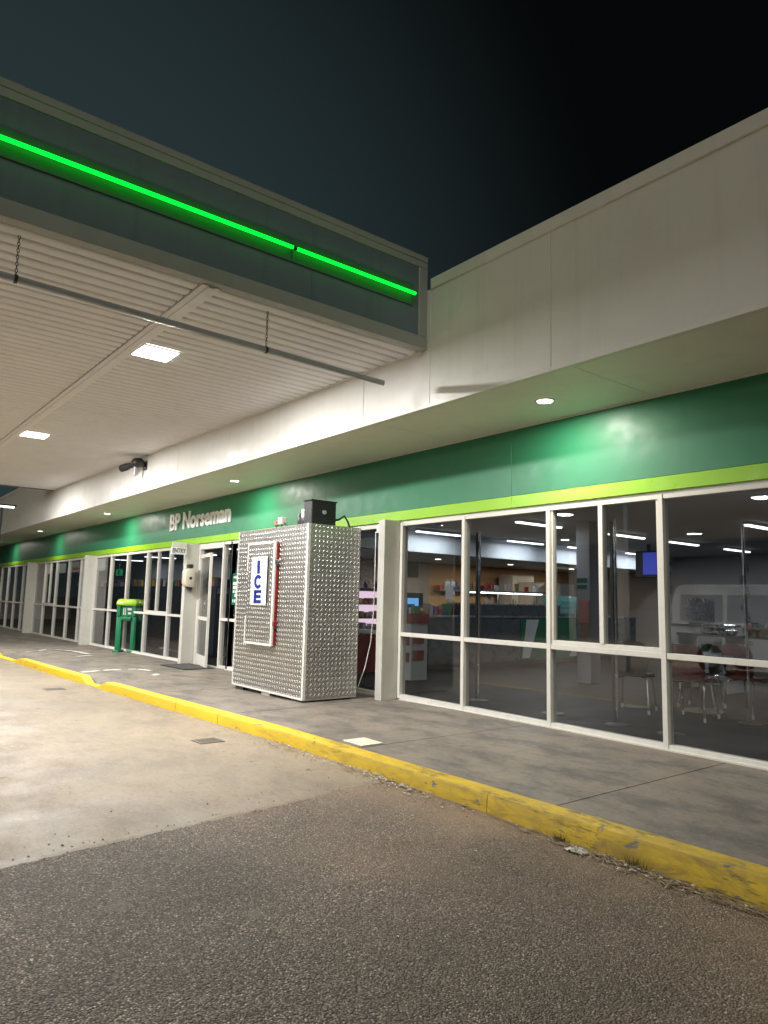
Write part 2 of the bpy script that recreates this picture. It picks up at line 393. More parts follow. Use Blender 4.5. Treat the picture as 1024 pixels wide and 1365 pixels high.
def text_mb(body, width, height, depth, origin, xdir, zdir, bold=.012):
    """text as an MB whose bounding box is width x height with its lower left corner at origin."""
    cu = bpy.data.curves.new('lettering', 'FONT'); cu.body = body; cu.size = 1; cu.extrude = .5; cu.offset = bold; cu.resolution_u = 4
    ob = bpy.data.objects.new('lettering', cu); COL.objects.link(ob)
    bpy.context.view_layer.update()
    me = bpy.data.meshes.new_from_object(ob.evaluated_get(bpy.context.evaluated_depsgraph_get()))
    bpy.data.objects.remove(ob); bpy.data.curves.remove(cu)
    xs = [v.co.x for v in me.vertices]; ys = [v.co.y for v in me.vertices]
    x0, x1, y0, y1 = min(xs), max(xs), min(ys), max(ys)
    xd, zd = Vector(xdir).normalized(), Vector(zdir).normalized(); nd = xd.cross(zd)
    m = MB()
    m.add([Vector(origin) + xd * ((v.co.x - x0) / (x1 - x0) * width) + zd * ((v.co.y - y0) / (y1 - y0) * height) + nd * ((v.co.z + .5) * depth) for v in me.vertices],
          [tuple(p.vertices) for p in me.polygons])
    bpy.data.meshes.remove(me); return m
def islands(m):
    """split an MB into connected pieces (letters)"""
    key = {}; idx = []
    for v in m.v:
        k = (round(v.x, 5), round(v.y, 5), round(v.z, 5)); idx.append(key.setdefault(k, len(key)))
    par = list(range(len(key)))
    def find(a):
        while par[a] != a: par[a] = par[par[a]]; a = par[a]
        return a
    for f in m.f:
        a = find(idx[f[0]])
        for i in f[1:]: par[find(idx[i])] = a
    grp = {}
    for f in m.f: grp.setdefault(find(idx[f[0]]), []).append(f)
    res = []
    for fs in grp.values():
        mp = {}; q = MB()
        for f in fs:
            for i in f:
                if i not in mp: mp[i] = len(q.v); q.v.append(m.v[i])
            q.f.append(tuple(mp[i] for i in f))
        res.append(q)
    res.sort(key=lambda q: min(v.x for v in q.v)); return res

# ================================================================== SETTING
xs = [-300, -60, -45, -30, -22.4, -15.1, -10, -6.5, -5, -4.4, -3.8, -3.2, -2.6, -2, -1.5, 0, 6, 300]
g = MB().grid(xs, [-300, -30, 0, 3, 30, 300], lambda x, y: zg(x)).build('forecourt_asphalt', 'asphalt'); g['kind'] = 'structure'
# concrete slab under the canopy, its ragged edge against the asphalt
def xj(y): return -4.38 - .098 * (y - .88)
ys = [-40 + i * (40 / 20) for i in range(20)] + [i * .05 for i in range(0, 79)]
ys = [y for y in ys if y < 3.80] + [3.80]
m = MB(); stx = [-5.2, -6.5, -10, -15.1, -22.4, -30, -60]
for j, y in enumerate(ys):
    e = xj(y) + (random.uniform(-.010, .010) if y > 0 else 0) + .012 * math.sin(y * 1.1)
    for x in [e + .035, e] + stx: m.v.append(Vector((x, min(y, yk(x) - .14), zg(x) + (.005 if x != e + .035 else -.001))))
nx = len(stx) + 2
m.f = [(j * nx + i, j * nx + i + 1, (j + 1) * nx + i + 1, (j + 1) * nx + i) for j in range(len(ys) - 1) for i in range(nx - 1)]
m.build('forecourt_slab', 'forecourt_concrete')['kind'] = 'structure'

# footpath: one slab per bay with a sunk joint
fp = struct('footpath', (-10, 5.2, zf(-10)))
def zfoot(x, y):
    t = max(0, min(1, (5.0 - y) / (5.0 - yk(x)))); return zf(x) - dip(x) * .115 * t
jx = [6.5, 4.1, 1.7, -.7, -3.12, -5.30, -7.7, -10.1, -12.5, -14.9, -17.3, -19.7, -22.1, -24.5, -26.9, -29.3, -31.7, -36, -40, -45]
Bx(-45, 6.5, 3.9, 6.3, -.6, -.36).build('joint_bed', 'concrete_edge', fp)
for a, b in zip(jx, jx[1:]):
    n = 5 if a < -10 and a > -22 else 2
    X = [lerp(i / n, b + .006, a - .006) for i in range(n + 1)]
    q = MB(); k = 4
    for x in X:
        for j in range(k):
            y = lerp(j / (k - 1), yk(x) + .002, FY + .25); q.v.append(Vector((x, y, zfoot(x, y))))
    nv = len(q.v)
    q.v += [v - Vector((0, 0, .24)) for v in q.v]
    q.f = [(i * k + j, (i + 1) * k + j, (i + 1) * k + j + 1, i * k + j + 1) for i in range(n) for j in range(k - 1)]
    q.f += [tuple(nv + i for i in f[::-1]) for f in q.f]
    for i in range(n):
        q.f += [(i * k, nv + i * k, nv + (i + 1) * k, (i + 1) * k), (i * k + k - 1, (i + 1) * k + k - 1, nv + (i + 1) * k + k - 1, nv + i * k + k - 1)]
    for j in range(k - 1):
        q.f += [(j, j + 1, nv + j + 1, nv + j), (n * k + j, nv + n * k + j, nv + n * k + j + 1, n * k + j + 1)]
    q.build('slab', 'footpath_concrete', fp)

# kerb: one stone per length
kb = struct('kerb', (-8, 3.8, zg(-8)))
def kerb_profile(x, jit):
    zt = zf(x) - dip(x) * .105 + .004; z0 = zg(x) - .1; yb = yk(x); h = zt - zg(x); r = min(.028, h * .45)
    yf_ = yb - .15 + jit
    return [(yb, z0), (yb, zt), (yf_ + r * 1.6, zt - .001), (yf_ + r * .6, zt - r * .28), (yf_ + .004, zt - r), (yf_ - .008, z0)]
kj = [6, 4.8, 3.6, 2.4, 1.2, 0, -1.2, -2.75, -3.6, -4.98, -5.38] + [-6.6 - 1.2 * i for i in range(28)]
for a, b in zip(kj, kj[1:]):
    n = 12 if -21 < b < -10 else 10
    q = MB(); np_ = 6; jn = [random.uniform(-.004, .004) for _ in range(n + 1)]; off = random.uniform(-.004, .004)
    for i in range(n + 1):
        x = lerp(i / n, a - .0014, b + .0014); q.v += [Vector((x, y, z)) for y, z in kerb_profile(x, jn[i] + off)]
    q.f = [(i * np_ + j, i * np_ + (j + 1) % np_, (i + 1) * np_ + (j + 1) % np_, (i + 1) * np_ + j) for i in range(n) for j in range(np_)]
    q.f += [tuple(range(np_))[::-1], tuple(n * np_ + j for j in range(np_))]
    q.build('kerb_stone', 'kerb_yellow', kb, smooth='auto')

# worn paint dashes on the footpath
def dash(pts, wd_):
    q = MB()
    for (x0, y0), (x1, y1) in zip(pts, pts[1:]):
        d = Vector((x1 - x0, y1 - y0)).normalized() * (wd_ / 2); nx_, ny_ = -d.y, d.x
        q.add([(x0 + nx_, y0 + ny_, zfoot(x0, y0) + .004), (x0 - nx_, y0 - ny_, zfoot(x0, y0) + .004), (x1 - nx_, y1 - ny_, zfoot(x1, y1) + .004), (x1 + nx_, y1 + ny_, zfoot(x1, y1) + .004)], [(0, 1, 2, 3)])
    return q
pm = struct('footpath_markings', (-14, 4.5, zf(-14)))
for pts in ([(-13.72, 3.83), (-13.9, 4.2)], [(-13.93, 4.29), (-13.97, 4.62)], [(-13.95, 4.76), (-13.93, 4.9)], [(-13.9, 4.93), (-13.45, 5.02)], [(-12.62, 4.6), (-12.82, 4.92)],
            [(-20.2, 4.2), (-20.3, 4.75)], [(-20.2, 4.95), (-19.6, 5.2)], [(-19.5, 5.2), (-18.3, 5.25)], [(-17.9, 5.2), (-17.6, 4.8)]):
    dash(pts, .12).build('paint_dash', 'road_paint', pm)

# ================================================================== BUILDING
B = thing('roadhouse', 'long single storey roadhouse with green and lime sign band above glazed shopfront', 'building', (-15, FY, -.2))
# white fascia panels over the verandah
fj = [6.5, 4.0, 1.4, -1.06, -3.88, -6.70, -9.49, -12.45, -15.6, -18.4, -21.62, -24.6, -27.6, -30.6, -34, -38, -42, -46]
for a, b in zip(fj, fj[1:]):
    a_, b_ = a - .003, b + .003
    if b > -5.5 or a < -21.6: MB().box(b_, a_, WY, WY + .10, ZS + .006, 4.735).build('fascia_panel', 'white_paint', B, .003)
    elif a > -5.57:
        MB().box(-5.5, a_, WY, WY + .10, ZS + .006, 4.735).build('fascia_panel', 'white_paint', B, .003)
        MB().box(b_, -5.503, WY, WY + .10, ZS + .006, 4.735).build('fascia_panel', 'white_paint', B, .003)
    else: MB().box(b_, a_, WY, WY + .10, ZS + .006, 4.735).build('fascia_panel', 'white_paint', B, .003)
MB().box(-46, 6.5, WY + .02, WY + .10, 3.44, 4.72).build('fascia_core', 'dark_metal', B)
for a, b in ((6.5, .9), (.9, -5.50), (-21.65, -46)):
    MB().box(b + .002, a - .002, WY - .018, WY + .24, 4.72, 4.845).build('cap_flashing', 'white_paint', B, .006)
for a, b in ((6.5, 1.4), (1.4, -3.88), (-3.88, -9.49), (-9.49, -15.6), (-15.6, -21.6), (-21.6, -30), (-30, -46)):
    MB().box(b + .001, a - .001, WY - .008, WY + .055, ZS - .022, ZS + .020).build('drip_edge', 'white_paint', B, .003)
# soffit sheets with open joints
sj = [6.5, 4.7, 1.9, -.9, -3.71, -6.51, -9.3, -12.1, -14.9, -17.7, -20.5, -23.3, -26.1, -29, -33, -37, -41, -46]
for a, b in zip(sj, sj[1:]):
    Bx(b + .003, a - .003, WY + .06, FY - .02, ZS, ZS + .012).build('soffit_sheet', 'soffit_paint', B)
Bx(-46, 6.5, WY + .09, FY + .1, ZS + .03, ZS + .08).build('soffit_frame', 'dark_metal', B)
Bx(-46, 6.5, FY - .035, FY - .012, ZS - .018, ZS - .001).build('soffit_bead', 'white_paint', B)
# green band and lime stripe
gj = [6.5, 2.4, -1.9, -5.6, -9.62, -13.3, -17, -20.7, -24.4, -28.1, -32, -36, -41, -46]
for a, b in zip(gj, gj[1:]):
    Bx(b + .0015, a - .0015, FY - .012, FY + .03, 2.604, ZS - .002).build('green_panel', 'green_panel', B, .002)
    Bx(b + .0015, a - .0015, FY - .016, FY + .03, 2.462, 2.601).build('lime_panel', 'lime_panel', B, .002)
Bx(-46, 6.5, FY + .032, FY + .18, 2.47, 4.6).build('lintel', 'dark_metal', B)
Bx(-46, 6.5, FY + .02, FY + .16, 2.43, 2.462).build('head_flashing', 'frame_paint', B)
# interior shell
Bx(-46, 6.5, FY + .2, 20, -.42, -.30).build('subfloor', 'concrete_edge', B)
MB().grid([-46, -30, -22.4, -15.1, -6.5, 6.5], [FY + .252, 20], lambda x, y: zf(x) + .002).build('shop_floor', 'inner_floor', B)
Bx(-46, 6.5, FY + .181, 20, 2.80, 2.90).build('shop_ceiling', 'inner_ceiling', B)
Bx(-46, 6.5, 19.8, 20, -.3, 2.8).build('rear_wall', 'inner_wall', B)
Bx(-46.2, -46, WY, 20, -.4, 4.7).build('end_wall', 'white_paint', B); Bx(6.5, 6.7, WY + .1, 20, -.4, 4.7).build('end_wall', 'white_paint', B)
Bx(-46, 6.5, WY + .3, 20, 4.30, 4.42).build('roof', 'galvanised', B)
# columns
for cx in (-7.76, -14.645, -22.17, -29.87):
    Bx(cx - .07, cx + .07, FY - .28, FY + .03, zf(cx) - .02, 2.458).build('column', 'column_paint', B, .006)
# shopfront glazing
GY0, GY1 = FY + .045, FY + .051
def window(xl, xr, z0, jamb_r=True, slider=False, lite=True, mid=.87):
    """one window between two mullions: frame mesh with panes as children; owns the mullion on its left"""
    q = MB(); m0 = xl - .026; hw = .026
    q.box(m0, xl + hw, FY - .004, FY + .10, z0, 2.43)
    q.box(xl + hw + .0005, xr - hw - .0005, FY + .004, FY + .096, z0, z0 + .055)
    q.box(xl + hw + .0005, xr - hw - .0005, FY + .004, FY + .096, 2.385, 2.43)
    q.box(xl + hw + .0005, xr - hw - .0005, FY + .004, FY + .096, mid - .027, mid + .027)
    if jamb_r: q.box(xr - hw, xr + hw, FY - .004, FY + .10, z0, 2.43)
    zt = mid + .027
    if slider:
        mx_ = (xl + xr) / 2
        q.box(xl + hw + .001, xr - hw - .001, FY + .016, FY + .092, mid + .028, mid + .072)
        q.box(mx_ - .026, mx_ + .026, FY - .001, FY + .080, mid + .073, 2.384)
        q.box(xl + hw + .001, xl + hw + .03, FY + .018, FY + .080, mid + .073, 2.384)
        q.box(xr - hw - .03, xr - hw - .001, FY + .018, FY + .080, mid + .073, 2.384)
        zt = mid + .071
    o = q.build('window', 'frame_paint', B, .002)
    a, b = xl + hw - .004, xr - hw + .004
    Bx(a, b, GY0, GY1, z0 + .051, mid - .023).build('pane', 'glass', o)
    if slider:
        mx_ = (xl + xr) / 2
        Bx(a, mx_, GY0 + .012, GY1 + .012, zt, 2.389).build('pane', 'glass', o); Bx(mx_ + .001, b, GY0 - .012, GY1 - .012, zt, 2.389).build('pane', 'glass', o)
    else: Bx(a, b, GY0, GY1, zt - .004, 2.389).build('pane', 'glass', o)
    return o
def bay(mx, z0f, sliders=()):
    for i in range(len(mx) - 1):
        window(mx[i], mx[i + 1], z0f((mx[i] + mx[i + 1]) / 2), i == len(mx) - 2, i in sliders)
zz = lambda x: zf(x)
bay([-7.655, -6.42, -5.07, -3.70, -2.33, -.96, .41, 1.78, 3.15, 4.5, 6.46], lambda x: .0, (2, 5))
bay([-12.98, -11.66, -10.34, -9.02, -7.87], lambda x: zf(x))
bay([-22.06, -20.62, -19.22, -17.72, -16.22, -14.75], lambda x: zf(x) - .005, (3,))
bay([-29.76, -28.3, -26.65, -25.08, -23.65, -22.28], lambda x: zf(x) - .005, (1,))
bay([-36.5, -35, -33.5, -32, -29.98], lambda x: zf(x) - .005)
# sill grout line below the frames
for a, b in ((6.46, -7.62), (-7.86, -13), (-14.74, -22.07), (-22.26, -29.77)):
    n = 6; q = MB()
    for i in range(n):
        x0, x1 = lerp(i / n, a, b), lerp((i + 1) / n, a, b)
        q.hexa([(x1, FY - .022, zf(x1) - .01), (x0, FY - .022, zf(x0) - .01), (x0, FY + .09, zf(x0) - .01), (x1, FY + .09, zf(x1) - .01),
                (x1, FY - .022, zf(x1) + .016), (x0, FY - .022, zf(x0) + .016), (x0, FY + .09, zf(x0) + .016), (x1, FY + .09, zf(x1) + .016)])
    q.build('sill', 'frame_paint', B)
# doorway: frame, fixed leaf, open leaf
z0 = zf(-14)
q = MB(); q.box(-14.56, -14.50, FY + .0, FY + .10, z0, 2.43); q.box(-14.499, -13.40, FY + .002, FY + .10, 2.33, 2.43); q.box(-14.499, -13.40, FY + .002, FY + .098, z0 - .01, z0 + .02)
q.build('door_frame', 'frame_paint', B, .002)
def leaf(hinge, ang, wdt, h, z):
    """door leaf swung outwards about its left edge"""
    ca, sa = math.cos(ang), math.sin(ang)
    def T(mb):
        mb.v = [Vector((hinge[0] + v.x * ca + v.y * sa, hinge[1] - v.x * sa + v.y * ca, z + v.z)) for v in mb.v]; return mb
    q = MB(); st = .07
    q.box(0, st, 0, .045, 0, h); q.box(wdt - st, wdt, 0, .045, 0, h); q.box(st + .001, wdt - st - .001, .001, .044, 0, .20); q.box(st + .001, wdt - st - .001, .001, .044, h - .08, h); q.box(st + .001, wdt - st - .001, .001, .044, .92, .99)
    o = T(q).build('door', 'frame_paint', B)
    T(Bx(st - .005, wdt - st + .005, .02, .026, .195, .925)).build('pane', 'glass', o); T(Bx(st - .005, wdt - st + .005, .02, .026, .985, h - .075)).build('pane', 'glass', o)
    T(MB().tube([(wdt - .035, -.001, 1.02), (wdt - .035, -.05, 1.02), (wdt - .035, -.05, 1.32), (wdt - .035, -.001, 1.32)], .013, 8)).build('handle', 'chrome', o, smooth=True)
    return o
leaf((-14.495, FY + .01), R_(13), 1.08, 2.30, z0 + .025)
window(-13.36, -12.98, zf(-13), True)

# ================================================================== CANOPY
CX0, CX1, CY1 = -5.57, -21.6, -16.0
K = thing('fuel_canopy', 'flat fuel forecourt canopy with slatted white lining and dark green edge', 'canopy', (-13.6, -2, zc(-13.6)))
n = 94; pitch = (CX0 - .09 - CX1) / n
def slat(y0, y1):
    q = MB(); a = pitch - .038
    prof = [(0, .045), (0, .010), (.006, .003), (.02, 0), (a - .035, 0), (a - .012, .006), (a, .018), (a, .045)]
    return q.prism([(x, 0, z) for x, z in prof], (0, y0, 0), (0, y1, 0))
protos = []
for y0, y1 in ((CY1 + .1, 2.335), (2.525, WY - .006)):
    for i in range(n):
        x = CX0 - .09 - pitch * (i + 1)
        if i == 0:
            q = slat(y0, y1); q.v = [v + Vector((x, 0, zc(x))) for v in q.v]; o = q.build('slat', 'slat_paint', K); p0 = (o, x)
        else:
            o = p0[0].copy(); COL.objects.link(o); o.parent = K
            o.location = p0[0].location + Vector((x - p0[1], 0, zc(x) - zc(p0[1])))
def cbox(x0, x1, y0, y1, za, zb):
    return MB().hexa([(x0, y0, zc(x0) + za), (x1, y0, zc(x1) + za), (x1, y1, zc(x1) + za), (x0, y1, zc(x0) + za), (x0, y0, zc(x0) + zb), (x1, y0, zc(x1) + zb), (x1, y1, zc(x1) + zb), (x0, y1, zc(x0) + zb)])
cbox(CX1, CX0 - .06, CY1 + .05, WY - .005, .047, .06).build('lining_back', 'rubber', K)  # coloured black to put shade into the gaps between slats
cbox(CX1, CX0 - .06, CY1 + .05, WY - .005, .75, .9).build('roof_deck', 'galvanised', K)
for y in (2.43,):
    cbox(CX1 + .02, CX0 - .062, y - .085, y + .085, -.012, .02).build('cover_strip', 'slat_paint', K); cbox(CX1 + .02, CX0 - .063, y - .03, y + .03, -.024, -.0125).build('cover_strip', 'slat_paint', K)
cbox(CX1 + .02, CX0 - .062, WY - .03, WY - .002, -.008, .02).build('edge_angle', 'slat_paint', K)
zb = 4.052
pj = [4.78, 3.42, -.2, -3.8, -7.4, -11, -14.6, -16]
for a, b in zip(pj, pj[1:]):
    Bx(CX0 - .05, CX0, b + .002, a - .002, 4.19, 4.97).build('fascia_panel', 'canopy_green', K, .002)
Bx(CX0 - .055, CX0 + .012, 4.782, WY - .003, 4.19, 4.97).build('corner_post', 'canopy_trim', K, .004)
for a, b in ((WY - .003, -.8), (-.802, -16)):
    Bx(CX0 - .09, CX0 + .016, b, a, 4.052, 4.188).build('bottom_trim', 'canopy_trim', K, .004)
    Bx(CX0 - .05, CX0 + .010, b, a, 4.972, 5.045).build('top_trim', 'canopy_trim', K, .004); Bx(CX0 - .25, CX0 + .018, b, a, 5.046, 5.112).build('cap', 'canopy_trim', K, .006)
Bx(CX1 - .05, CX1 - .002, CY1, WY - .003, zc(CX1) - .02, 5.1).build('end_fascia', 'canopy_green', K)
Bx(CX1, CX0 - .09, CY1 - .002, CY1 + .045, 4.03, 5.1).build('side_fascia', 'canopy_green', K)
for y in (-2.0, -11.0):
    for x in (-9.6, -17.8): Bx(x - .1, x + .1, y - .1, y + .1, zg(x), zc(x) + .02).build('post', 'column_paint', K, .01)

# green tube lights on the canopy edge
def tube_light(y0, y1, label):
    t = thing('tube_light', label, 'tube light', (CX0, (y0 + y1) / 2, 4.55), 'green tubes along the canopy edge')
    Bx(CX0 + .002, CX0 + .012, y0, y1, 4.50, 4.735).build('backing_strip', 'neon_back', t, .002)
    MB().tube([(CX0 + .062, y0 + .016, 4.615), (CX0 + .062, y1 - .016, 4.615)], .0165, 12).build('tube', 'neon_green', t, smooth='auto')
    for y in (y0 + .008, y1 - .008):
        MB().tube([(CX0 + .062, y - .0075, 4.615), (CX0 + .062, y + .0075, 4.615)], .018, 10).build('end_cap', 'stand_green', t)
    return t
tube_light(3.185, 4.70, 'short glowing green tube on canopy edge where it meets the white fascia')
tube_light(-.9, 3.175, 'long glowing green tube on the dark canopy edge')
tube_light(-4.9, -.92, 'glowing green tube on canopy edge, beyond the long one')
# canopy lamps
for x in (-7.75, -13.72, -19.69):
    for y in (2.71, -5.2, -13.1):
        nm = {2.71: 'near the shop', -5.2: 'over the van', -13.1: 'at the outer edge'}[y]
        wh = {-7.75: 'by the green tube', -13.72: 'midway along', -19.69: 'by the dark end'}[x]
        z = zc(x)
        t = thing('canopy_lamp', 'lit square white canopy lamp %s, %s' % (wh, nm), 'lamp', (x, y, z), 'square lamps in the canopy lining')
        q = MB(); s_ = .225
        for a in ((x - s_, x + s_, y - s_, y - s_ + .02), (x - s_, x + s_, y + s_ - .02, y + s_), (x - s_, x - s_ + .02, y - s_ + .021, y + s_ - .021), (x + s_ - .02, x + s_, y - s_ + .021, y + s_ - .021)):
            q.box(*a, z - .016, z - .002)
        q.build('bezel', 'trim_white', t); Bx(x - s_ + .021, x + s_ - .021, y - s_ + .021, y + s_ - .021, z - .012, z - .004).build('diffuser', 'lamp_face', t)
        area('lamp_light', t, (x, y, z - .018), P_CANOPY, (1.0, .985, .96), .38)
# soffit downlights
for x, lb in ((2.6, 'beyond the end of the shop window'), (-4.54, 'above the sliding window and café chairs'), (-11.58, 'above the ice freezer and the shop name'), (-18.95, 'above the green dispenser stand'), (-26.35, 'above the far dark windows'), (-33.6, 'at the dark far end of the verandah')):
    y = 5.64
    t = thing('downlight', 'round lit soffit downlight ' + lb, 'downlight', (x, y, ZS), 'round downlights in the verandah soffit')
    q = MB(); nseg = 24
    for r0, z_ in ((.105, ZS - .001), (.105, ZS - .010), (.082, ZS - .014), (.080, ZS - .004)):
        for j in range(nseg): a = 2 * math.pi * j / nseg; q.v.append(Vector((x + r0 * math.cos(a), y + r0 * math.sin(a), z_)))
    q.f = [(i * nseg + j, i * nseg + (j + 1) % nseg, (i + 1) * nseg + (j + 1) % nseg, (i + 1) * nseg + j) for i in range(3) for j in range(nseg)]
    q.build('bezel', 'trim_white', t, smooth='auto')
    MB().lathe([(.080, -.006), (.080, -.003)], (x, y, ZS), 24).build('lens', 'down_face', t)
    area('lamp_light', t, (x, y, ZS - .012), P_DOWN * (.5 if x < -22 else 1), (1, .955, .84), .15, shape='DISK')
# hanging pipe on chains
px = -5.80
hp = thing('clearance_bar', 'grey steel pipe hung on chains below the slatted canopy lining', 'hanging pipe', (px, 2.5, 3.66))
pp = [onX(0, 366, px), onX(511, 510.5, px)]
d = (pp[1] - pp[0]).normalized(); pA = pp[0] - d * 3.5
MB().tube([pA, pp[1]], .029, 14).build('pipe', 'galvanised', hp, smooth='auto')
for yy in (.92, 3.08, -1.6):
    t_ = (yy - pp[0].y) / d.y; pz = (pp[0] + d * t_).z; q = MB(); zt_ = zc(px); nl = 13
    ln = (zt_ - pz) / nl
    for i in range(nl):
        zc_ = pz + ln * (i + .5); ov = []
        for j in range(8):
            a = 2 * math.pi * j / 8; rx, rz_ = 0.009 * math.cos(a), ln * .62 * math.sin(a)
            ov.append((px + (rx if i % 2 else 0), yy + (0 if i % 2 else rx), zc_ + rz_))
        q.tube(ov + [ov[0]], .0030, 5, False)
    q.tube([(px, yy - .012, pz), (px, yy + .012, pz)], .035, 14)
    q.build('chain', 'dark_metal', hp)
# security camera on the white fascia
cx_ = -14.15; cz_ = 3.945
t = thing('security_camera', 'dark grey twin security camera on the white fascia under the canopy', 'camera', (cx_, WY, cz_))
Bx(cx_ - .09, cx_ + .09, WY - .03, WY - .001, cz_ - .10, cz_ + .07).build('mount_plate', 'dark_metal', t, .006)
MB().tube([(cx_, WY - .03, cz_), (cx_, WY - .12, cz_ + .01)], .04, 12).build('arm', 'dark_metal', t, smooth='auto')
MB().lathe([(.01, .11), (.08, .10), (.12, .06), (.13, 0), (.12, -.05), (.04, -.08)], (cx_, WY - .16, cz_ + .02), 18).build('dome', 'black_plastic', t, smooth=True)
MB().tube([(cx_ - .08, WY - .17, cz_ + .02), (cx_ - .30, WY - .25, cz_ - .01), (cx_ - .33, WY - .26, cz_ - .015), (cx_ - .50, WY - .32, cz_ - .04)], [.055, .06, .075, .075], 14).build('barrel', 'black_plastic', t, smooth='auto')
MB().tube([(cx_ - .08, WY - .17, cz_ - .04), (cx_ - .10, WY - .18, cz_ - .22)], [.045, .035], 12).build('sensor', 'galvanised', t, smooth='auto')

# shop name in raised white letters
sg = thing('shop_sign', 'raised white letters spelling the shop name on the green band', 'sign', (-14.66, FY, 2.82))
tm = text_mb('BP Norseman', 3.2, .40, .022, (-16.27, FY - .0125, 2.83), (1, 0, 0), (0, 0, 1), .034)
for q in islands(tm): q.build('letter', 'sign_white', sg)

# entry sign projecting from the column
t = thing('entry_sign', 'small white ENTRY sign projecting over the door column', 'sign', (-14.55, 5.9, 2.2))
Bx(-14.565, -14.545, 5.71, 6.05, 2.20, 2.365).build('board', 'sign_white', t, .003)
Bx(-14.57, -14.54, 5.73, 6.04, 2.3655, 2.458).build('hanger', 'frame_paint', t)
for q in [text_mb('ENTRY', .29, .095, .004, (-14.5445, 5.735, 2.233), (0, 1, 0), (0, 0, 1), .02)]: q.build('lettering', 'grey_text', t)
# cream box on the column
t = thing('wall_box', 'cream wall mounted box with dark spout on the entry column', 'dispenser', (-14.5, 6.1, 1.5))
bx0 = -14.572
q = MB().prism([(bx0, y, z) for y, z in ((6.02, 1.52), (5.98, 1.60), (5.98, 1.84), (6.04, 1.90), (6.20, 1.91), (6.20, 1.50))], (0, 0, 0), (.22, 0, 0)); q.build('housing', 'cream_plastic', t, .02, smooth='auto', seg=2)
MB().tube([(bx0 + .215, 6.09, 1.70), (bx0 + .228, 6.09, 1.70)], .032, 14).build('dial', 'black_plastic', t)
Bx(bx0 + .05, bx0 + .17, 6.05, 6.17, 1.9105, 2.0).build('top_unit', 'black_plastic', t, .02)
Bx(bx0 + .05, bx0 + .14, 6.09, 6.16, 1.45, 1.502).build('spout', 'dark_metal', t)
# door mat
z_ = zf(-14) + .004
q = MB().hexa([(-14.55, 5.62, z_ - .002), (-13.3, 5.62, z_ + .012), (-13.3, 6.25, z_ + .012), (-14.55, 6.25, z_ - .002), (-14.55, 5.62, z_ + .012), (-13.3, 5.62, z_ + .024), (-13.3, 6.25, z_ + .024), (-14.55, 6.25, z_ + .012)])
tag(q.build('door_mat', 'mat_rubber'), 'dark rubber mat on the footpath in front of the glass door', 'mat')
# green dispenser stand
st = thing('dispenser_stand', 'green two legged forecourt dispenser stand with lime top beside the windows', 'dispenser stand', (0, 0, 0))
def P(mb, nm, mt, par=st, **k): return mb.build(nm, mt, par, **k)
wv = .195
for s in (-1, 1):
    P(Bx(s * wv - .07, s * wv + .07, -.08, .08, .05, .92), 'leg', 'stand_green', bevel=.02, seg=2, smooth='auto')
    P(Bx(s * wv - .09, s * wv + .09, -.20, .20, 0, .05), 'foot', 'stand_green', bevel=.015)
P(Bx(-wv - .055, -wv + .04, -.13, .13, .9205, 1.19), 'side_panel', 'stand_green', bevel=.012); P(Bx(wv - .04, wv + .055, -.13, .13, .9205, 1.19), 'side_panel', 'stand_green', bevel=.012)
P(Bx(-wv + .0405, wv - .0405, -.06, .13, .915, 1.19), 'housing', 'stand_green'); P(MB().prism([(0, -.12, .80), (0, .10, .80), (0, .10, .90), (0, -.13, .91), (0, -.15, .86)], (-wv + .056, 0, 0), (wv - .056, 0, 0)), 'tray', 'stand_green', bevel=.012)
P(MB().prism([(0, -.15, 1.191), (0, -.16, 1.25), (0, -.11, 1.32), (0, -.02, 1.355), (0, .13, 1.36), (0, .135, 1.191)], (-wv - .062, 0, 0), (wv + .062, 0, 0)), 'top_cap', 'stand_lime', bevel=.012, smooth='auto')
P(Bx(-.14, .14, -.068, -.0605, .93, 1.17), 'print_panel', 'stand_green')
for a in ((-.10, -.075, .95, 1.13), (-.055, -.03, .95, 1.13), (.01, .12, 1.07, 1.13), (.03, .11, .97, 1.02)): P(Bx(a[0], a[1], -.074, -.0685, a[2], a[3]), 'print', 'sign_white')
c = onZ(167, 869, zf(-18.2)); st.location = (c.x, c.y, zf(c.x)); st.rotation_euler = (0, 0, R_(52))
# opening hours poster on the glass beside the door
t = thing('hours_poster', 'green and white opening hours poster on glass beside the door', 'poster', (-12.72, FY, 1.2))
Bx(-12.96, -12.50, FY + .031, FY + .037, 1.17, 1.79).build('sheet', 'deep_green', t)
text_mb('welcome', .30, .065, .002, (-12.90, FY + .0305, 1.69), (1, 0, 0), (0, 0, 1), .01).build('lettering', 'sign_white', t)
for a in ((-12.90, -12.62, 1.56, 1.62), (-12.90, -12.70, 1.48, 1.54), (-12.9, -12.83, 1.41, 1.455), (-12.80, -12.64, 1.40, 1.455), (-12.82, -12.70, 1.33, 1.385), (-12.9, -12.87, 1.22, 1.28), (-12.82, -12.78, 1.22, 1.28), (-12.74, -12.66, 1.22, 1.28)):
    Bx(a[0], a[1], FY + .0285, FY + .0305, a[2], a[3]).build('print', 'sign_white', t)

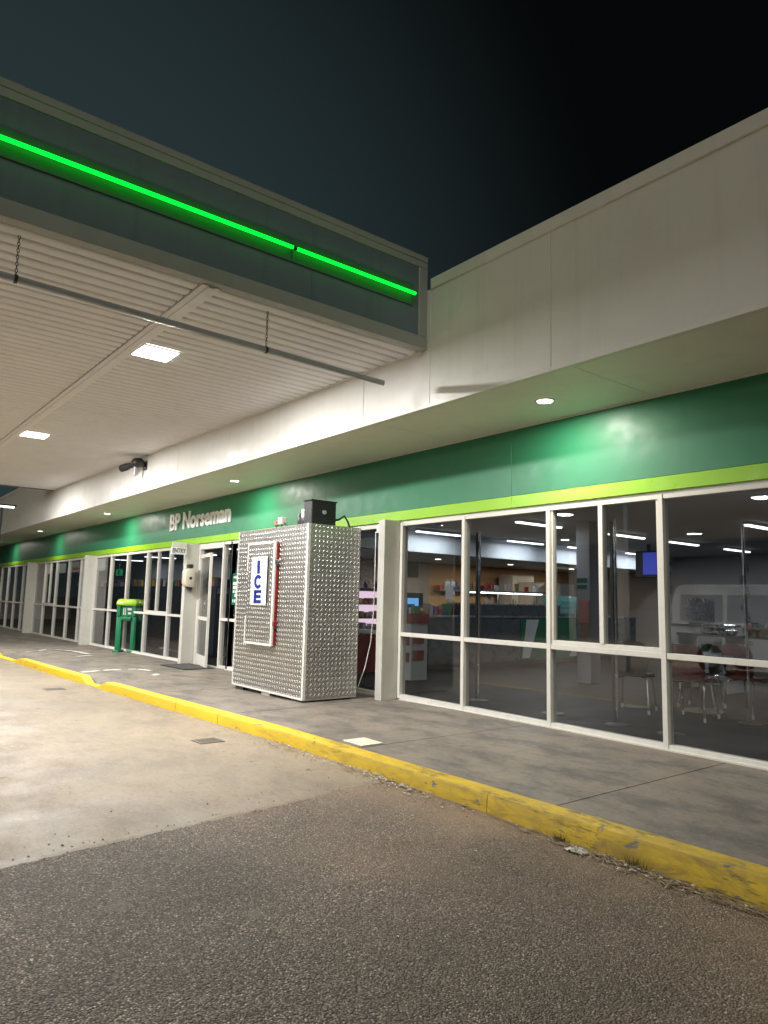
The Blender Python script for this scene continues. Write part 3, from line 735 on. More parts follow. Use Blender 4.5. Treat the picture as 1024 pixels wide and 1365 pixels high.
# ================================================================== ICE FREEZER
IX0, IX1, IY0, IY1, IZ0, IZ1 = -10.06, -8.03, 5.03, 5.90, .02, 2.335
F = thing('ice_freezer', 'tall tread plate ice freezer standing on the footpath against the shopfront', 'ice freezer', (-9.05, 5.5, -.02))
def zi(x): return IZ0 - .045 * (IX1 - x) / 2.0
Bx(IX0 + .004, IX1 - .004, IY0 + .004, IY1, IZ0 - .02, IZ1 - .004).build('cabinet', 'aluminium', F)
for x in (IX0 + .2, -9.05, IX1 - .2): Bx(x - .12, x + .12, IY0 + .02, IY1 - .05, zf(x) - .002, IZ0 - .0205).build('skid', 'trim_white' if x == -9.05 else 'dark_metal', F)
def lugs(o, ud, vd, nd, W, H, hole=None):
    o, ud, vd, nd = Vector(o), Vector(ud), Vector(vd), Vector(nd); q = MB(); p = .066
    nu, nv_ = int(W / p), int(H / p)
    for i in range(nu * 2):
        for j in range(nv_ * 2):
            if (i + j) % 2: continue
            u, v = (i + .5) * p / 2 + (W - nu * p) / 2, (j + .5) * p / 2 + (H - nv_ * p) / 2
            if hole and hole[0] < u < hole[1] and hole[2] < v < hole[3]: continue
            s = 1 if i % 2 else -1
            a = (ud * s + vd * 1.1).normalized(); b_ = (ud * -1.1 + vd * s).normalized(); c = o + ud * u + vd * v
            L, w_, h = .0255, .0092, .0048
            q.add([c + a * L, c + b_ * w_, c - a * L, c - b_ * w_, c + a * L * .55 + nd * h, c - a * L * .55 + nd * h], [(0, 1, 4), (1, 2, 5, 4), (2, 3, 5), (3, 0, 4, 5)])
    return q
fr = Bx(IX0 + .002, IX1 - .002, IY0, IY0 + .0035, IZ0, IZ1).build('front_sheet', 'tread_sheet', F)
lugs((IX0, IY0, IZ0), (1, 0, 0), (0, 0, 1), (0, -1, 0), IX1 - IX0, IZ1 - IZ0, (.46, 1.28, .62, 2.12)).build('tread_lugs', 'tread_lug', fr)['kind'] = 'stuff'
sd = Bx(IX1 - .0035, IX1, IY0 + .004, IY1, IZ0, IZ1).build('side_sheet', 'tread_sheet', F)
lugs((IX1, IY0, IZ0), (0, 1, 0), (0, 0, 1), (1, 0, 0), IY1 - IY0, IZ1 - IZ0).build('tread_lugs', 'tread_lug', sd)['kind'] = 'stuff'
Bx(IX0, IX1, IY0, IY1, IZ1 + .0005, IZ1 + .004).build('top_sheet', 'aluminium', F)
Bx(IX1 - .034, IX1 + .006, IY0 - .006, IY0 - .0005, IZ0 - .01, IZ1 + .006).build('corner_trim', 'trim_white', F); Bx(IX1 + .0005, IX1 + .006, IY0 - .0004, IY0 + .034, IZ0 - .01, IZ1 + .006).build('corner_trim', 'trim_white', F)
Bx(IX0 - .004, IX0 + .022, IY0 - .006, IY0 - .0005, IZ0 - .015, IZ1 + .004).build('corner_trim', 'trim_white', F)
Bx(IX0 + .024, IX1 - .036, IY0 - .005, IY0 - .0005, IZ0 - .012, IZ0 + .012).build('base_trim', 'trim_white', F)
# freezer door
dx0, dx1, dz0, dz1, dy = -9.60, -8.80, .66, 2.13, IY0 - .070
Bx(dx0 + .02, dx1 + .016, dy + .022, IY0 - .001, dz0 + .01, dz1 - .01).build('door_gasket', 'red_gasket', F, .006)
dr = Bx(dx0, dx1, dy, dy + .0215, dz0, dz1).build('freezer_door', 'tread_sheet', F)
lugs((dx0 + .03, dy, dz0 + .03), (1, 0, 0), (0, 0, 1), (0, -1, 0), dx1 - dx0 - .06, dz1 - dz0 - .06, (.13, .62, .56, 1.27)).build('tread_lugs', 'tread_lug', dr)['kind'] = 'stuff'
tw = .028
for nm, a in (('edge_trim', (dx0 - .004, dx1 + .004, dz1 - tw, dz1 + .004)), ('edge_trim', (dx0 - .004, dx1 + .004, dz0 - .004, dz0 + tw)), ('edge_trim', (dx1 - tw, dx1 + .004, dz0 + tw + .001, dz1 - tw - .001)),
              ('edge_trim', (dx0 - .004, dx0 + tw - .006, 1.72, dz1 - tw - .001)), ('edge_trim', (dx0 - .004, dx0 + tw - .006, dz0 + tw + .001, 1.06))):
    Bx(a[0], a[1], dy - .006, dy - .0005, a[2], a[3]).build(nm, 'trim_white', dr)
Bx(dx1 + .0045, dx1 + .010, dy - .002, dy + .03, dz0, dz1).build('edge_trim', 'trim_white', dr)
for z in (.97, 1.84):
    Bx(dx1 + .002, dx1 + .04, dy + .005, dy + .062, z - .035, z + .035).build('hinge', 'chrome' if z > 1 else 'red_gasket', dr, .006); Bx(dx1 + .01, dx1 + .045, dy + .02, dy + .062, z - .07, z - .037).build('hinge_arm', 'dark_metal', dr)
s = thing('ice_sign', 'white sign with blue letters ICE on the freezer door', 'sign', (-9.2, dy, 1.22))
Bx(-9.43, -8.97, dy - .026, dy - .007, 1.215, 1.92).build('panel', 'sign_white', s, .008)
for k, ch in enumerate('ICE'):
    hh = .19; zt = 1.865 - k * .213; wd_ = .075 if ch == 'I' else .23
    y_, z1_, z0_, st_ = dy - .0265, zt, zt - hh, .062; xa, xb = -9.2 - .11, -9.2 + .11
    if ch == 'I': poly = [(-9.2 - .042, z0_), (-9.2 + .042, z0_), (-9.2 + .042, z1_), (-9.2 - .042, z1_)]
    elif ch == 'E':
        zm = (z0_ + z1_) / 2; b_ = .044
        poly = [(xa, z0_), (xb, z0_), (xb, z0_ + b_), (xa + st_ + .012, z0_ + b_), (xa + st_ + .012, zm - b_ / 2), (xb - .015, zm - b_ / 2), (xb - .015, zm + b_ / 2), (xa + st_ + .012, zm + b_ / 2), (xa + st_ + .012, z1_ - b_), (xb, z1_ - b_), (xb, z1_), (xa, z1_)]
    else:
        zm = (z0_ + z1_) / 2; arc = [R_(38 + 284 * i / 28) for i in range(29)]
        poly = [(-9.2 + .118 * math.cos(a), zm + hh * .53 * math.sin(a)) for a in arc] + [(-9.2 + .052 * math.cos(a), zm + hh * .28 * math.sin(a)) for a in reversed(arc)]
    MB().prism([(x, y_, z) for x, z in poly], (0, 0, 0), (0, -.004, 0)).build('letter', 'ice_blue', s)
for a in ((-9.405, -8.995, 1.890, 1.896), (-9.405, -8.995, 1.239, 1.245), (-9.405, -9.399, 1.246, 1.889), (-9.001, -8.995, 1.246, 1.889)): Bx(a[0], a[1], dy - .0285, dy - .0265, a[2], a[3]).build('border_line', 'grey_white', s)
# refrigeration unit on top
t = thing('condenser_unit', 'black finned condenser unit sitting on top of the ice freezer', 'condenser', (-8.4, 5.4, IZ1))
zt = IZ1 + .0042
Bx(-8.40, -8.20, 5.17, 5.58, zt, zt + .345).build('coil_case', 'black_plastic', t, .008)
for i in range(13): Bx(-8.1995, -8.186, 5.18, 5.57, zt + .03 + i * .025, zt + .038 + i * .025).build('fin', 'dark_metal', t)
Bx(-8.41, -8.19, 5.155, 5.595, zt + .3455, zt + .36).build('lid', 'black_plastic', t, .004)
MB().tube([(-8.1855, 5.37, zt + .19), (-8.17, 5.37, zt + .19)], .03, 12).build('badge', 'galvanised', t)
MB().lathe([(.10, 0), (.11, .03), (.11, .16), (.08, .20), (.02, .21)], (-8.60, 5.32, zt), 16).build('compressor', 'black_plastic', t, smooth='auto')
Bx(-8.48, -8.40, 5.18, 5.23, zt + .12, zt + .24).build('switch_box', 'trim_white', t, .004)
MB().tube([(-8.60, 5.32, zt + .19), (-8.60, 5.32, zt + .26), (-8.52, 5.3, zt + .30), (-8.41, 5.3, zt + .30)], .012, 8).build('pipe', 'dark_metal', t, smooth=True)
MB().tube([(-8.3, 5.58, zt + .1), (-8.27, 5.68, zt + .12), (-8.25, 5.76, zt + .18), (-8.22, 5.80, zt + .10), (-8.2, 5.83, zt)], .014, 8).build('pipe', 'dark_metal', t, smooth=True)
t = thing('control_box', 'small cream electrical box and valve on top of the ice freezer', 'control box', (-9.0, 5.2, IZ1))
Bx(-9.02, -8.90, 5.11, 5.19, zt + .05, zt + .16).build('box', 'cream_plastic', t, .006); Bx(-9.16, -9.07, 5.12, 5.18, zt + .045, zt + .12).build('valve', 'cardboard', t, .006)
MB().tube([(-9.115, 5.15, zt), (-9.115, 5.15, zt + .046)], .012, 8).build('stem', 'dark_metal', t); MB().tube([(-8.96, 5.15, zt), (-8.96, 5.15, zt + .051)], .012, 8).build('stem', 'dark_metal', t)
MB().tube([(-8.90, 5.15, zt + .08), (-8.86, 5.16, zt + .06), (-8.84, 5.2, zt + .01)], .008, 6).build('lead', 'dark_metal', t)
# white power cord dropping behind the freezer
pts = [(-7.93, 6.09, 2.30), (-7.94, 6.10, 1.6), (-7.95, 6.10, 1.15), (-7.97, 6.08, .75), (-8.02, 6.03, .4), (-8.10, 5.98, .14), (-8.16, 5.985, .02), (-8.3, 5.99, .012)]
tag(MB().tube(pts, .0065, 8).build('extension_lead', 'trim_white', smooth=True), 'thin white lead hanging between the ice freezer and the column', 'lead')
t = thing('power_outlet', 'small white power outlet on the shopfront column beside the freezer', 'outlet', (-7.87, 6.1, 2.25))
Bx(-7.91, -7.8305, 6.085, 6.14, 2.28, 2.40).build('housing', 'sign_white', t, .006); Bx(-7.925, -7.9105, 6.10, 6.125, 2.31, 2.35).build('plug', 'trim_white', t)

# drains and lids
def grate(nm, label, c, lx, ly, nb, ang=0):
    z = zg(c[0]) + .012; t = thing(nm, label, 'drain grate', (c[0], c[1], z))
    fr = MB(); fr.box(-lx / 2, lx / 2, -ly / 2, -ly / 2 + .02, 0, .012).box(-lx / 2, lx / 2, ly / 2 - .02, ly / 2, 0, .012).box(-lx / 2, -lx / 2 + .02, -ly / 2 + .0205, ly / 2 - .0205, 0, .012).box(lx / 2 - .02, lx / 2, -ly / 2 + .0205, ly / 2 - .0205, 0, .012)
    def T(mb): mb.v = [Vector((c[0] + v.x, c[1] + v.y, zg(c[0] + v.x) + .0062 + v.z * .5)) for v in mb.v]; return mb
    T(fr).build('frame', 'steel_grate', t)
    T(Bx(-lx / 2 + .0205, lx / 2 - .0205, -ly / 2 + .0205, ly / 2 - .0205, 0, .002)).build('pit', 'rubber', t)
    for i in range(nb):
        x = lerp((i + .5) / nb, -lx / 2 + .025, lx / 2 - .025); T(Bx(x - .007, x + .007, -ly / 2 + .021, ly / 2 - .021, .0025, .010)).build('bar', 'steel_grate', t)
grate('drain_grate', 'small rusty drain grate in the concrete near the kerb by the freezer', (-6.87, 3.20), .24, .26, 8)
grate('drain_grate', 'small rusty drain grate in the concrete before the kerb ramp', (-12.32, 3.05), .24, .30, 8)
tag(Bx(-5.64, -5.33, 3.995, 4.25, .001, .009).build('pit_lid', 'pit_lid', bevel=.002), 'pale square pit lid set in the footpath behind the yellow kerb', 'pit lid')

# leaf litter and weeds at the foot of the kerb
def litter(n, x0, x1, mat, nm, label, lo, hi, wid, spread, bias=None):
    q = MB(); rnd = random.Random(len(nm) + n)
    for _ in range(n):
        x = rnd.choice(bias) + rnd.gauss(0, .22) if bias and rnd.random() < .7 else rnd.uniform(x0, x1)
        y = yk(x) - .163 - abs(rnd.gauss(0, spread)); z = zg(x) + .004 + rnd.random() * .012
        if x < -4.7: z += .01
        a = rnd.gauss(0, .7); L = rnd.uniform(lo, hi); w_ = wid * rnd.uniform(.5, 1.3)
        d = Vector((math.cos(a), math.sin(a) * .6, rnd.gauss(0, .10))).normalized() * L; p_ = Vector((x, y, z)); s_ = Vector((-d.y, d.x, 0)).normalized() * w_
        e = p_ + d; e.y = min(e.y, yk(e.x) - .162); e.z = max(e.z, zg(e.x) + .004); mid = (p_ + e) / 2 + Vector((0, 0, rnd.uniform(0, .012)))
        q.add([p_ - s_ * .4, p_ + s_ * .4, mid + s_, mid - s_, e], [(0, 1, 2, 3), (3, 2, 4)])
    o = q.build(nm, mat); tag(o, label, 'litter', kind='stuff')
litter(700, -5.5, 1.5, 'dry_grass', 'dry_grass_litter', 'dry grass stems swept against the foot of the yellow kerb', 0.03, .14, .0034, .055, (-2.1, -2.45, -2.8, -1.6, -1.3))
litter(160, -6.5, 1.5, 'litter_pale', 'leaf_litter', 'pale leaf scraps along the foot of the yellow kerb', 0.015, .05, .010, .06, (-2.25, -2.45, -4.4, -4.6, -4.75))
litter(200, -7.2, 1.5, 'cardboard', 'bark_litter', 'brown leaf and bark scraps along the kerb', 0.012, .04, .007, .09, (-4.6, -4.9, -6.2, -2.3))
q = MB(); rnd = random.Random(3)
for _ in range(90):
    x = rnd.uniform(-12, 2); y = rnd.uniform(.6, 3.6); z = zg(x) + .006 + (.01 if x < -4.4 else 0); a = rnd.uniform(0, 6.28); s_ = rnd.uniform(.004, .016)
    c, sn = math.cos(a) * s_, math.sin(a) * s_
    q.add([(x + c, y + sn, z), (x - sn * .5, y + c * .5, z + .004), (x - c, y - sn, z + .001), (x + sn * .5, y - c * .5, z + .003)], [(0, 1, 2, 3)])
tag(q.build('ground_scraps', 'litter_pale'), 'scattered pale scraps on the forecourt surface', 'litter', kind='stuff')
c = onZ(768, 1137, zg(-2.5)); q = MB(); rnd = random.Random(11); n_ = 9
for i in range(n_):
    for j in range(n_): q.v.append(Vector((c.x + (i / 8 - .5) * .13 + rnd.gauss(0, .004), min(c.y + (j / 8 - .5) * .09 + rnd.gauss(0, .004), yk(c.x) - .17), zg(c.x) + .006 + rnd.uniform(0, .022) * (1 - abs(i / 4 - 1) * .6))))
q.f = [(i * n_ + j, (i + 1) * n_ + j, (i + 1) * n_ + j + 1, i * n_ + j + 1) for i in range(n_ - 1) for j in range(n_ - 1)]
tag(q.build('crumpled_wrapper', 'litter_pale'), 'pale crumpled paper scrap in the dry grass at the kerb foot', 'wrapper')
q = MB(); rnd = random.Random(21)
for k_ in range(900):
    if k_ < 380: x = rnd.uniform(-7.5, 2); y = yk(x) - .165 - abs(rnd.gauss(0, .10))
    elif k_ < 520: y = rnd.uniform(.7, 3.7); x = xj(y) + rnd.gauss(.04, .06)
    else: x = rnd.uniform(-5, 2.5); y = rnd.uniform(.3, 3.7)
    s_ = rnd.uniform(.003, .009) * (1.4 if rnd.random() < .08 else 1); z = zg(x) + (.006 if x < xj(y) else 0)
    q.add([(x + s_, y, z), (x, y + s_ * .8, z), (x - s_ * .9, y, z), (x, y - s_, z), (x + rnd.gauss(0, s_ * .3), y, z + s_ * .9)], [(0, 1, 4), (1, 2, 4), (2, 3, 4), (3, 0, 4)])
tag(q.build('loose_gravel', 'loose_stone'), 'small loose stones along the kerb and over the asphalt', 'gravel', kind='stuff')
for x, hgt, lb in ((-2.42, .09, 'dead weed tuft in the pale litter patch at the kerb'), (-1.62, .085, 'dead weed tuft at the kerb foot near the concrete joint'), (-2.95, .06, 'small dead weed tuft at a kerb joint')):
    q = MB(); rnd = random.Random(int(-x * 100))
    for _ in range(70):
        a = rnd.uniform(0, 6.28); r_ = rnd.uniform(.01, hgt * .9); L = rnd.uniform(.4, 1) * hgt; b0 = Vector((x + rnd.gauss(0, .035), yk(x) - .17 - abs(rnd.gauss(0, .012)), zg(x) + .001))
        t_ = b0 + Vector((math.cos(a) * r_, -abs(math.sin(a)) * r_ * .7, L)); s_ = Vector((-math.sin(a), math.cos(a), 0)) * .0022
        q.add([b0 - s_, b0 + s_, t_], [(0, 1, 2)])
    tag(q.build('weed', 'weed_green'), lb, 'weed')

# ================================================================== SHOP INTERIOR
# servery side: bulkhead, lowered ceiling, walls
Bx(-11.3, -11.2, 8.2, 19.8, 2.36, 2.797).build('bulkhead', 'bulkhead_white', B); Bx(-14.4, -11.301, 8.2, 19.8, 2.362, 2.42).build('lowered_ceiling', 'inner_ceiling', B)
Bx(-14.5, -14.3, 12.8, 19.8, 0, 2.36).build('servery_wall', 'beige_wall', B); Bx(-14.5, -14.25, 8.2, 12.8, -.1, 2.36).build('servery_wall', 'inner_wall', B)
for y in (11.6, 14.2, 16.8):
    x = -12.6; t = thing('servery_downlight', 'small lit downlight in the lowered ceiling over the servery', 'downlight', (x, y, 2.36), 'servery downlights')
    MB().lathe([(.09, -.012), (.09, 0)], (x, y, 2.361), 18).build('bezel', 'trim_white', t); MB().lathe([(.07, -.016), (.07, -.0125)], (x, y, 2.361), 18).build('lens', 'down_face', t)
    area('lamp_light', t, (x, y, 2.34), 17, (1, .80, .55), .13, shape='DISK')
# ceiling battens; unseen rows behind the far windows are added to brighten that end
k = 0
for x in (-30.0, -26.4, -22.8, -19.3, -16.4, -13.5, -10.8, -8.15, -5.5, -2.8, -.2):
    for y in (7.9, 9.95, 12.7, 14.9, 17.4):
        if x == -13.5 and y > 8: continue
        if (x == -10.8 or x == -8.15) and y == 7.9: continue
        if x < -15 and y != 9.95: continue
        if x > -4 and y in (7.9, 12.7, 17.4): continue
        if x == -5.5 and y in (7.9, 9.95): continue
        t = thing('batten_light', 'slim lit fluorescent batten on the shop ceiling', 'ceiling light', (x, y, 2.8), 'fluorescent battens on the shop ceiling')
        Bx(x - .05, x + .05, y - .62, y + .62, 2.75, 2.799).build('body', 'trim_white', t); Bx(x - .04, x + .04, y - .6, y + .6, 2.725, 2.7495).build('diffuser', 'batten_face', t)
        area('lamp_light', t, (x, y, 2.72), P_BATTEN, (.93, .97, 1), .08, 1.2)
# servery counter
sx = -10.45
t = thing('servery_counter', 'dark servery counter with green and white slanted front panel inside the shop', 'counter', (sx, 12.5, 0))
Bx(sx - .75, sx, 9.4, 16.6, .1, 1.02).build('front', 'dark_laminate', t); Bx(sx - .7, sx - .05, 9.45, 16.55, .002, .0995).build('kick', 'black_plastic', t)
Bx(sx - .78, sx + .03, 9.38, 16.62, 1.0205, 1.06).build('worktop', 'steel_top', t)
ya, yb = 12.1, 14.1
Bx(sx + .001, sx + .010, ya, yb + .25, .12, 1.0).build('graphic_panel', 'deep_green', t)
MB().prism([(sx + .0105, ya + .05, .14), (sx + .0105, ya + .30, .14), (sx + .0105, ya + .62, .98), (sx + .0105, ya + .20, .98)], (0, 0, 0), (.004, 0, 0)).build('graphic_panel', 'grey_white', t)
MB().prism([(sx + .0105, yb - .30, .14), (sx + .0105, yb - .02, .14), (sx + .0105, yb + .10, .60)], (0, 0, 0), (.004, 0, 0)).build('graphic_panel', 'grey_white', t)
t = thing('food_gantry', 'steel food warmer gantry with lit shelf standing on the servery counter', 'food warmer', (sx - .4, 12, 1.06))
Bx(sx - .62, sx - .1, 10.6, 13.4, 1.56, 1.60).build('top_shelf', 'steel_top', t); Bx(sx - .68, sx - .04, 10.5, 13.6, 1.28, 1.32).build('shelf', 'steel_top', t)
Bx(sx - .66, sx - .06, 10.52, 13.58, 1.061, 1.2795).build('well', 'dark_laminate', t)
for y in (10.62, 12.0, 13.36):
    for x in (sx - .6, sx - .13): Bx(x, x + .02, y, y + .02, 1.3205, 1.5595).build('post', 'steel_top', t)
Bx(sx - .5, sx - .2, 10.9, 13.1, 1.54, 1.5595).build('heat_lamp', 'down_face', t)
t = thing('pie_warmer', 'curved teal glass food display on the servery counter', 'food display', (sx - .35, 14.4, 1.06))
pr = [(0, 0), (.62, 0), (.62, .2), (.56, .34), (.42, .44), (.2, .47), (0, .47)]
MB().prism([(sx - .68 + a, 13.75, 1.061 + b_) for a, b_ in pr], (0, 0, 0), (0, .012, 0)).build('side_glass', 'teal_glass', t); MB().prism([(sx - .68 + a, 15.0, 1.061 + b_) for a, b_ in pr], (0, 0, 0), (0, .012, 0)).build('side_glass', 'teal_glass', t)
q = MB()
for (a, b_), (c, d_) in zip(pr[1:], pr[2:]): q.hexa([(sx - .68 + a, 13.763, 1.061 + b_), (sx - .68 + a, 14.999, 1.061 + b_), (sx - .68 + c, 14.999, 1.061 + d_), (sx - .68 + c, 13.763, 1.061 + d_)] + [(sx - .672 + a, 13.763, 1.061 + b_), (sx - .672 + a, 14.999, 1.061 + b_), (sx - .672 + c, 14.999, 1.061 + d_), (sx - .672 + c, 13.763, 1.061 + d_)])
q.build('curved_glass', 'teal_glass', t); Bx(sx - .66, sx - .1, 13.78, 14.98, 1.24, 1.25).build('rack', 'steel_top', t); Bx(sx - .67, sx - .07, 13.77, 14.99, 1.062, 1.12).build('base', 'teal_plastic', t)
for i in range(7): Bx(sx - .55 + (i % 2) * .22, sx - .40 + (i % 2) * .22, 13.9 + i * .14, 14.0 + i * .14, 1.2505, 1.30).build('pastry', 'pack_1', t, .01)
# checkout counter, monitor, small goods
t = thing('checkout_counter', 'low checkout counter with steel top beside the servery inside the shop', 'counter', (-10.9, 8.7, 0))
Bx(-11.5, -10.55, 8.95, 9.3, .003, .98).build('body', 'dark_laminate', t); Bx(-11.54, -10.5, 8.91, 9.34, .9805, 1.02).build('top', 'steel_top', t)
t = thing('point_of_sale', 'black cash register monitor with bright blue screen on the checkout counter', 'monitor', (-10.8, 8.75, 1.02))
c = onX(553, 802, -10.7); yc = c.y
Bx(-10.86, -10.66, yc - .12, yc + .12, 1.0205, 1.04).build('base', 'black_plastic', t); Bx(-10.80, -10.74, yc - .03, yc + .03, 1.0405, 1.25).build('stem', 'black_plastic', t)
Bx(-10.79, -10.75, yc - .27, yc + .27, 1.2, 1.50).build('case', 'black_plastic', t, .008); Bx(-10.7495, -10.744, yc - .15, yc + .14, 1.22, 1.39).build('screen', 'screen_blue', t)
t = thing('wall_monitor', 'black menu board on the grey wall behind the checkout', 'menu board', (-14.2, 10, 1.5))
a, b_ = onX(541, 735, -14.2), onX(558, 770, -14.2)
Bx(-14.248, -14.2, a.y, b_.y, b_.z, a.z).build('panel', 'black_plastic', t, .008); Bx(-14.1995, -14.196, a.y + .04, b_.y - .04, b_.z + .04, a.z - .04).build('face', 'navy_shelf', t)
for i, (u, v, lb) in enumerate(((599, 790, 'white notice card standing on the servery by the cup jars'), (654, 795, 'white notice taped to the beige servery wall'))):
    c = onX(u, v, -11.0 if i == 0 else -14.25); t = thing('notice', lb, 'notice', (c.x, c.y, c.z - .1))
    if i == 0: Bx(c.x, c.x + .006, c.y - .11, c.y + .11, c.z - .14, c.z + .16).build('card', 'paper', t); Bx(c.x - .012, c.x - .001, c.y - .01, c.y + .01, 1.0605, c.z).build('stand', 'steel_top', t)
    else: Bx(-14.299, -14.295, c.y - .18, c.y + .18, c.z - .2, c.z + .2).build('card', 'paper', t)
for i, u in enumerate((597, 604)):
    c = onX(u, 773, -11.1); t = thing('cup_jar', 'brown topped jar on the tall shelf above the servery', 'jar', (c.x, c.y, 1.6), 'jars above the servery')
    MB().lathe([(.05, 0), (.055, .10), (.05, .11)], (c.x, c.y, 1.66), 14).build('jar', 'paper', t, smooth='auto'); MB().lathe([(.057, 0), (.057, .04)], (c.x, c.y, 1.7705), 14).build('lid', 'cardboard', t)
    MB().tube([(c.x, c.y, 1.06), (c.x, c.y, 1.66)], .012, 8).build('stand', 'steel_top', t)
# promotional stand in red and white
c = onZ(547, 905, 0); t = thing('promo_stand', 'red and white cardboard promotional stand inside the first window', 'display stand', (c.x, c.y, 0))
Bx(c.x - .22, c.x + .22, c.y - .18, c.y + .18, .003, .95).build('body', 'grey_white', t); Bx(c.x - .24, c.x + .24, c.y - .20, c.y + .2, .9505, 1.12).build('header', 'red_laminate', t)
for z_ in (.30, .58): Bx(c.x - .16, c.x + .17, c.y - .19, c.y - .1805, z_, z_ + .16).build('panel', 'red_laminate', t); Bx(c.x + .2205, c.x + .232, c.y - .14, c.y + .1, z_ + .03, z_ + .2).build('panel', 'red_laminate', t)
for i in range(5): Bx(c.x - .2 + i * .08, c.x - .14 + i * .08, c.y - .1, c.y + .05, 1.1205, 1.22 + (i % 3) * .03).build('packet', PROD[i], t)
# goods on the checkout
for i in range(9):
    x = -10.60 if i < 5 else -11.1; y = 8.97 + (i % 5) * .07
    o = Bx(x - .04, x + .04, y - .022, y + .022, 1.0205, 1.09 + .03 * ((i * 7) % 4)).build('snack_packet', PROD[i % 7]); tag(o, 'small coloured snack packet on the checkout counter', 'packet', 'snack packets on the checkout')
# open fridge with pink light, seen beside the column
c = onZ(492, 925, 0); fx, fy0 = -12.2, 9.9
a = onX(476, 795, -11.6); b_ = onX(520, 795, -11.6)
y0, y1 = a.y - .2, b_.y + .5
y0, y1 = 7.5, 8.75
FX = -10.6
t = thing('chilled_display', 'open chilled food display glowing pink with dark red base beside the column', 'display fridge', (FX, 7.8, 0))
Bx(FX - .7, FX, y0 - .2, y1 + .1, .003, .70).build('base', 'red_laminate', t); Bx(FX - .7, FX - .64, y0 - .2, y1 + .1, .7005, 1.5).build('back', 'fridge_glow', t)
Bx(FX - .7, FX + .02, y0 - .2, y1 + .1, .7005, .74).build('rim', 'steel_top', t); Bx(FX - .7, FX - .05, y0 - .2, y1 + .1, 1.5005, 1.55).build('canopy', 'black_plastic', t)
for z_ in (.98, 1.24): Bx(FX - .639, FX - .12, y0 - .2, y1 + .1, z_, z_ + .02).build('shelf', 'steel_top', t)
for s_ in (y0 - .2, y1 + .06): Bx(FX - .638, FX - .1, s_, s_ + .04, .7405, .9795).build('end_panel', 'black_plastic', t); Bx(FX - .11, FX - .08, s_, s_ + .03, .98, 1.5).build('post', 'black_plastic', t)
for zz_, n_ in ((.741, 9), (1.0005, 10), (1.2605, 10)):
    for i in range(n_):
        y = lerp((i + .5) / n_, y0 - .12, y1 + .02); h_ = random.uniform(.07, .17)
        Bx(FX - .5, FX - .2 + random.uniform(-.05, .04), y - .035, y + .035, zz_, zz_ + h_).build('food_pack', random.choice(['paper', 'pink_card', 'pack_3', 'pack_0', 'pack_1']), t, .008)
for i in range(6):
    y = lerp((i + .5) / 6, y0 - .15, y1 + .05); o = MB().lathe([(.04, 0), (.05, .06), (.03, .12), (.02, .14)], (FX - .35, y, 1.5505), 10).build('bottle', 'pack_2' if i % 2 else 'navy_shelf', smooth='auto')
    tag(o, 'dark bottle standing on top of the pink lit chilled display', 'bottle', 'bottles on the chilled display')
# inner column with posters
cc = onZ(779, 911, 0); cx, cy = cc.x, cc.y + .14
t = thing('inner_column', 'white square column inside the shop with posters taped on', 'column', (cx, cy, 0))
Bx(cx - .14, cx + .14, cy - .14, cy + .14, .003, 2.799).build('shaft', 'inner_wall', t, .006)
Bx(cx - .10, cx + .12, cy - .147, cy - .1405, 1.02, 1.42).build('poster', 'pink_card', t); Bx(cx - .06, cx + .10, cy - .147, cy - .1405, .80, 1.0).build('poster', 'cardboard', t)
Bx(cx - .12, cx + .08, cy - .147, cy - .1405, 1.72, 1.80).build('poster', 'deep_green', t); Bx(cx - .12, cx + .08, cy - .147, cy - .1405, 1.62, 1.68).build('poster', 'deep_green', t)
# white boards / kitchen panels behind the servery
for u0, v0, u1, v1, Xp, lb in ((683, 766, 712, 808, -13.4, 'pale upright cool room door beyond the food warmer'), (709, 776, 736, 806, -12.9, 'pale whiteboard panel beyond the teal food display'), (746, 777, 766, 813, -12.4, 'pale cupboard panel seen left of the inner column')):
    a, b_ = onX(u0, v0, Xp), onX(u1, v1, Xp); t = thing('kitchen_panel', lb, 'panel', (Xp, (a.y + b_.y) / 2, 0))
    Bx(Xp - .5, Xp, a.y, b_.y, .003, a.z).build('cabinet', 'inner_wall', t); Bx(Xp + .001, Xp + .012, a.y + .02, b_.y - .02, .9, a.z - .03).build('door', 'paper', t); Bx(Xp + .0125, Xp + .03, a.y + .08, a.y + .11, 1.2, 1.4).build('handle', 'chrome', t)
# prep bench with appliances against the beige wall
t = thing('prep_bench', 'steel prep bench against the beige wall behind the servery', 'bench', (-13.95, 15, 0))
Bx(-14.29, -13.6, 13.0, 17.4, .88, .92).build('top', 'steel_top', t); Bx(-14.28, -13.65, 13.05, 17.35, .003, .8795).build('cupboard', 'grey_white', t)
for k_ in range(5): Bx(-13.6495, -13.635, 13.1 + k_ * .86, 13.88 + k_ * .86, .08, .84).build('door', 'paper', t)
for y, h_, w_, mt, lb in ((13.35, .34, .5, 'steel_top', 'steel coffee machine on the prep bench beside the beige wall'), (14.1, .30, .52, 'grey_white', 'white microwave on the prep bench beside the coffee machine'), (16.6, .42, .44, 'black_plastic', 'black fryer hood on the prep bench past the cool room door')):
    a_ = thing('appliance', lb, 'appliance', (-13.9, y, .92))
    Bx(-14.2, -13.75, y - w_ / 2, y + w_ / 2, .9205, .92 + h_).build('body', mt, a_, .015); Bx(-13.7495, -13.742, y - w_ * .42, y + w_ * .2, .97, .88 + h_).build('door', 'black_plastic', a_); Bx(-13.7415, -13.72, y + w_ * .22, y + w_ * .26, 1.0, .86 + h_).build('handle', 'chrome', a_)
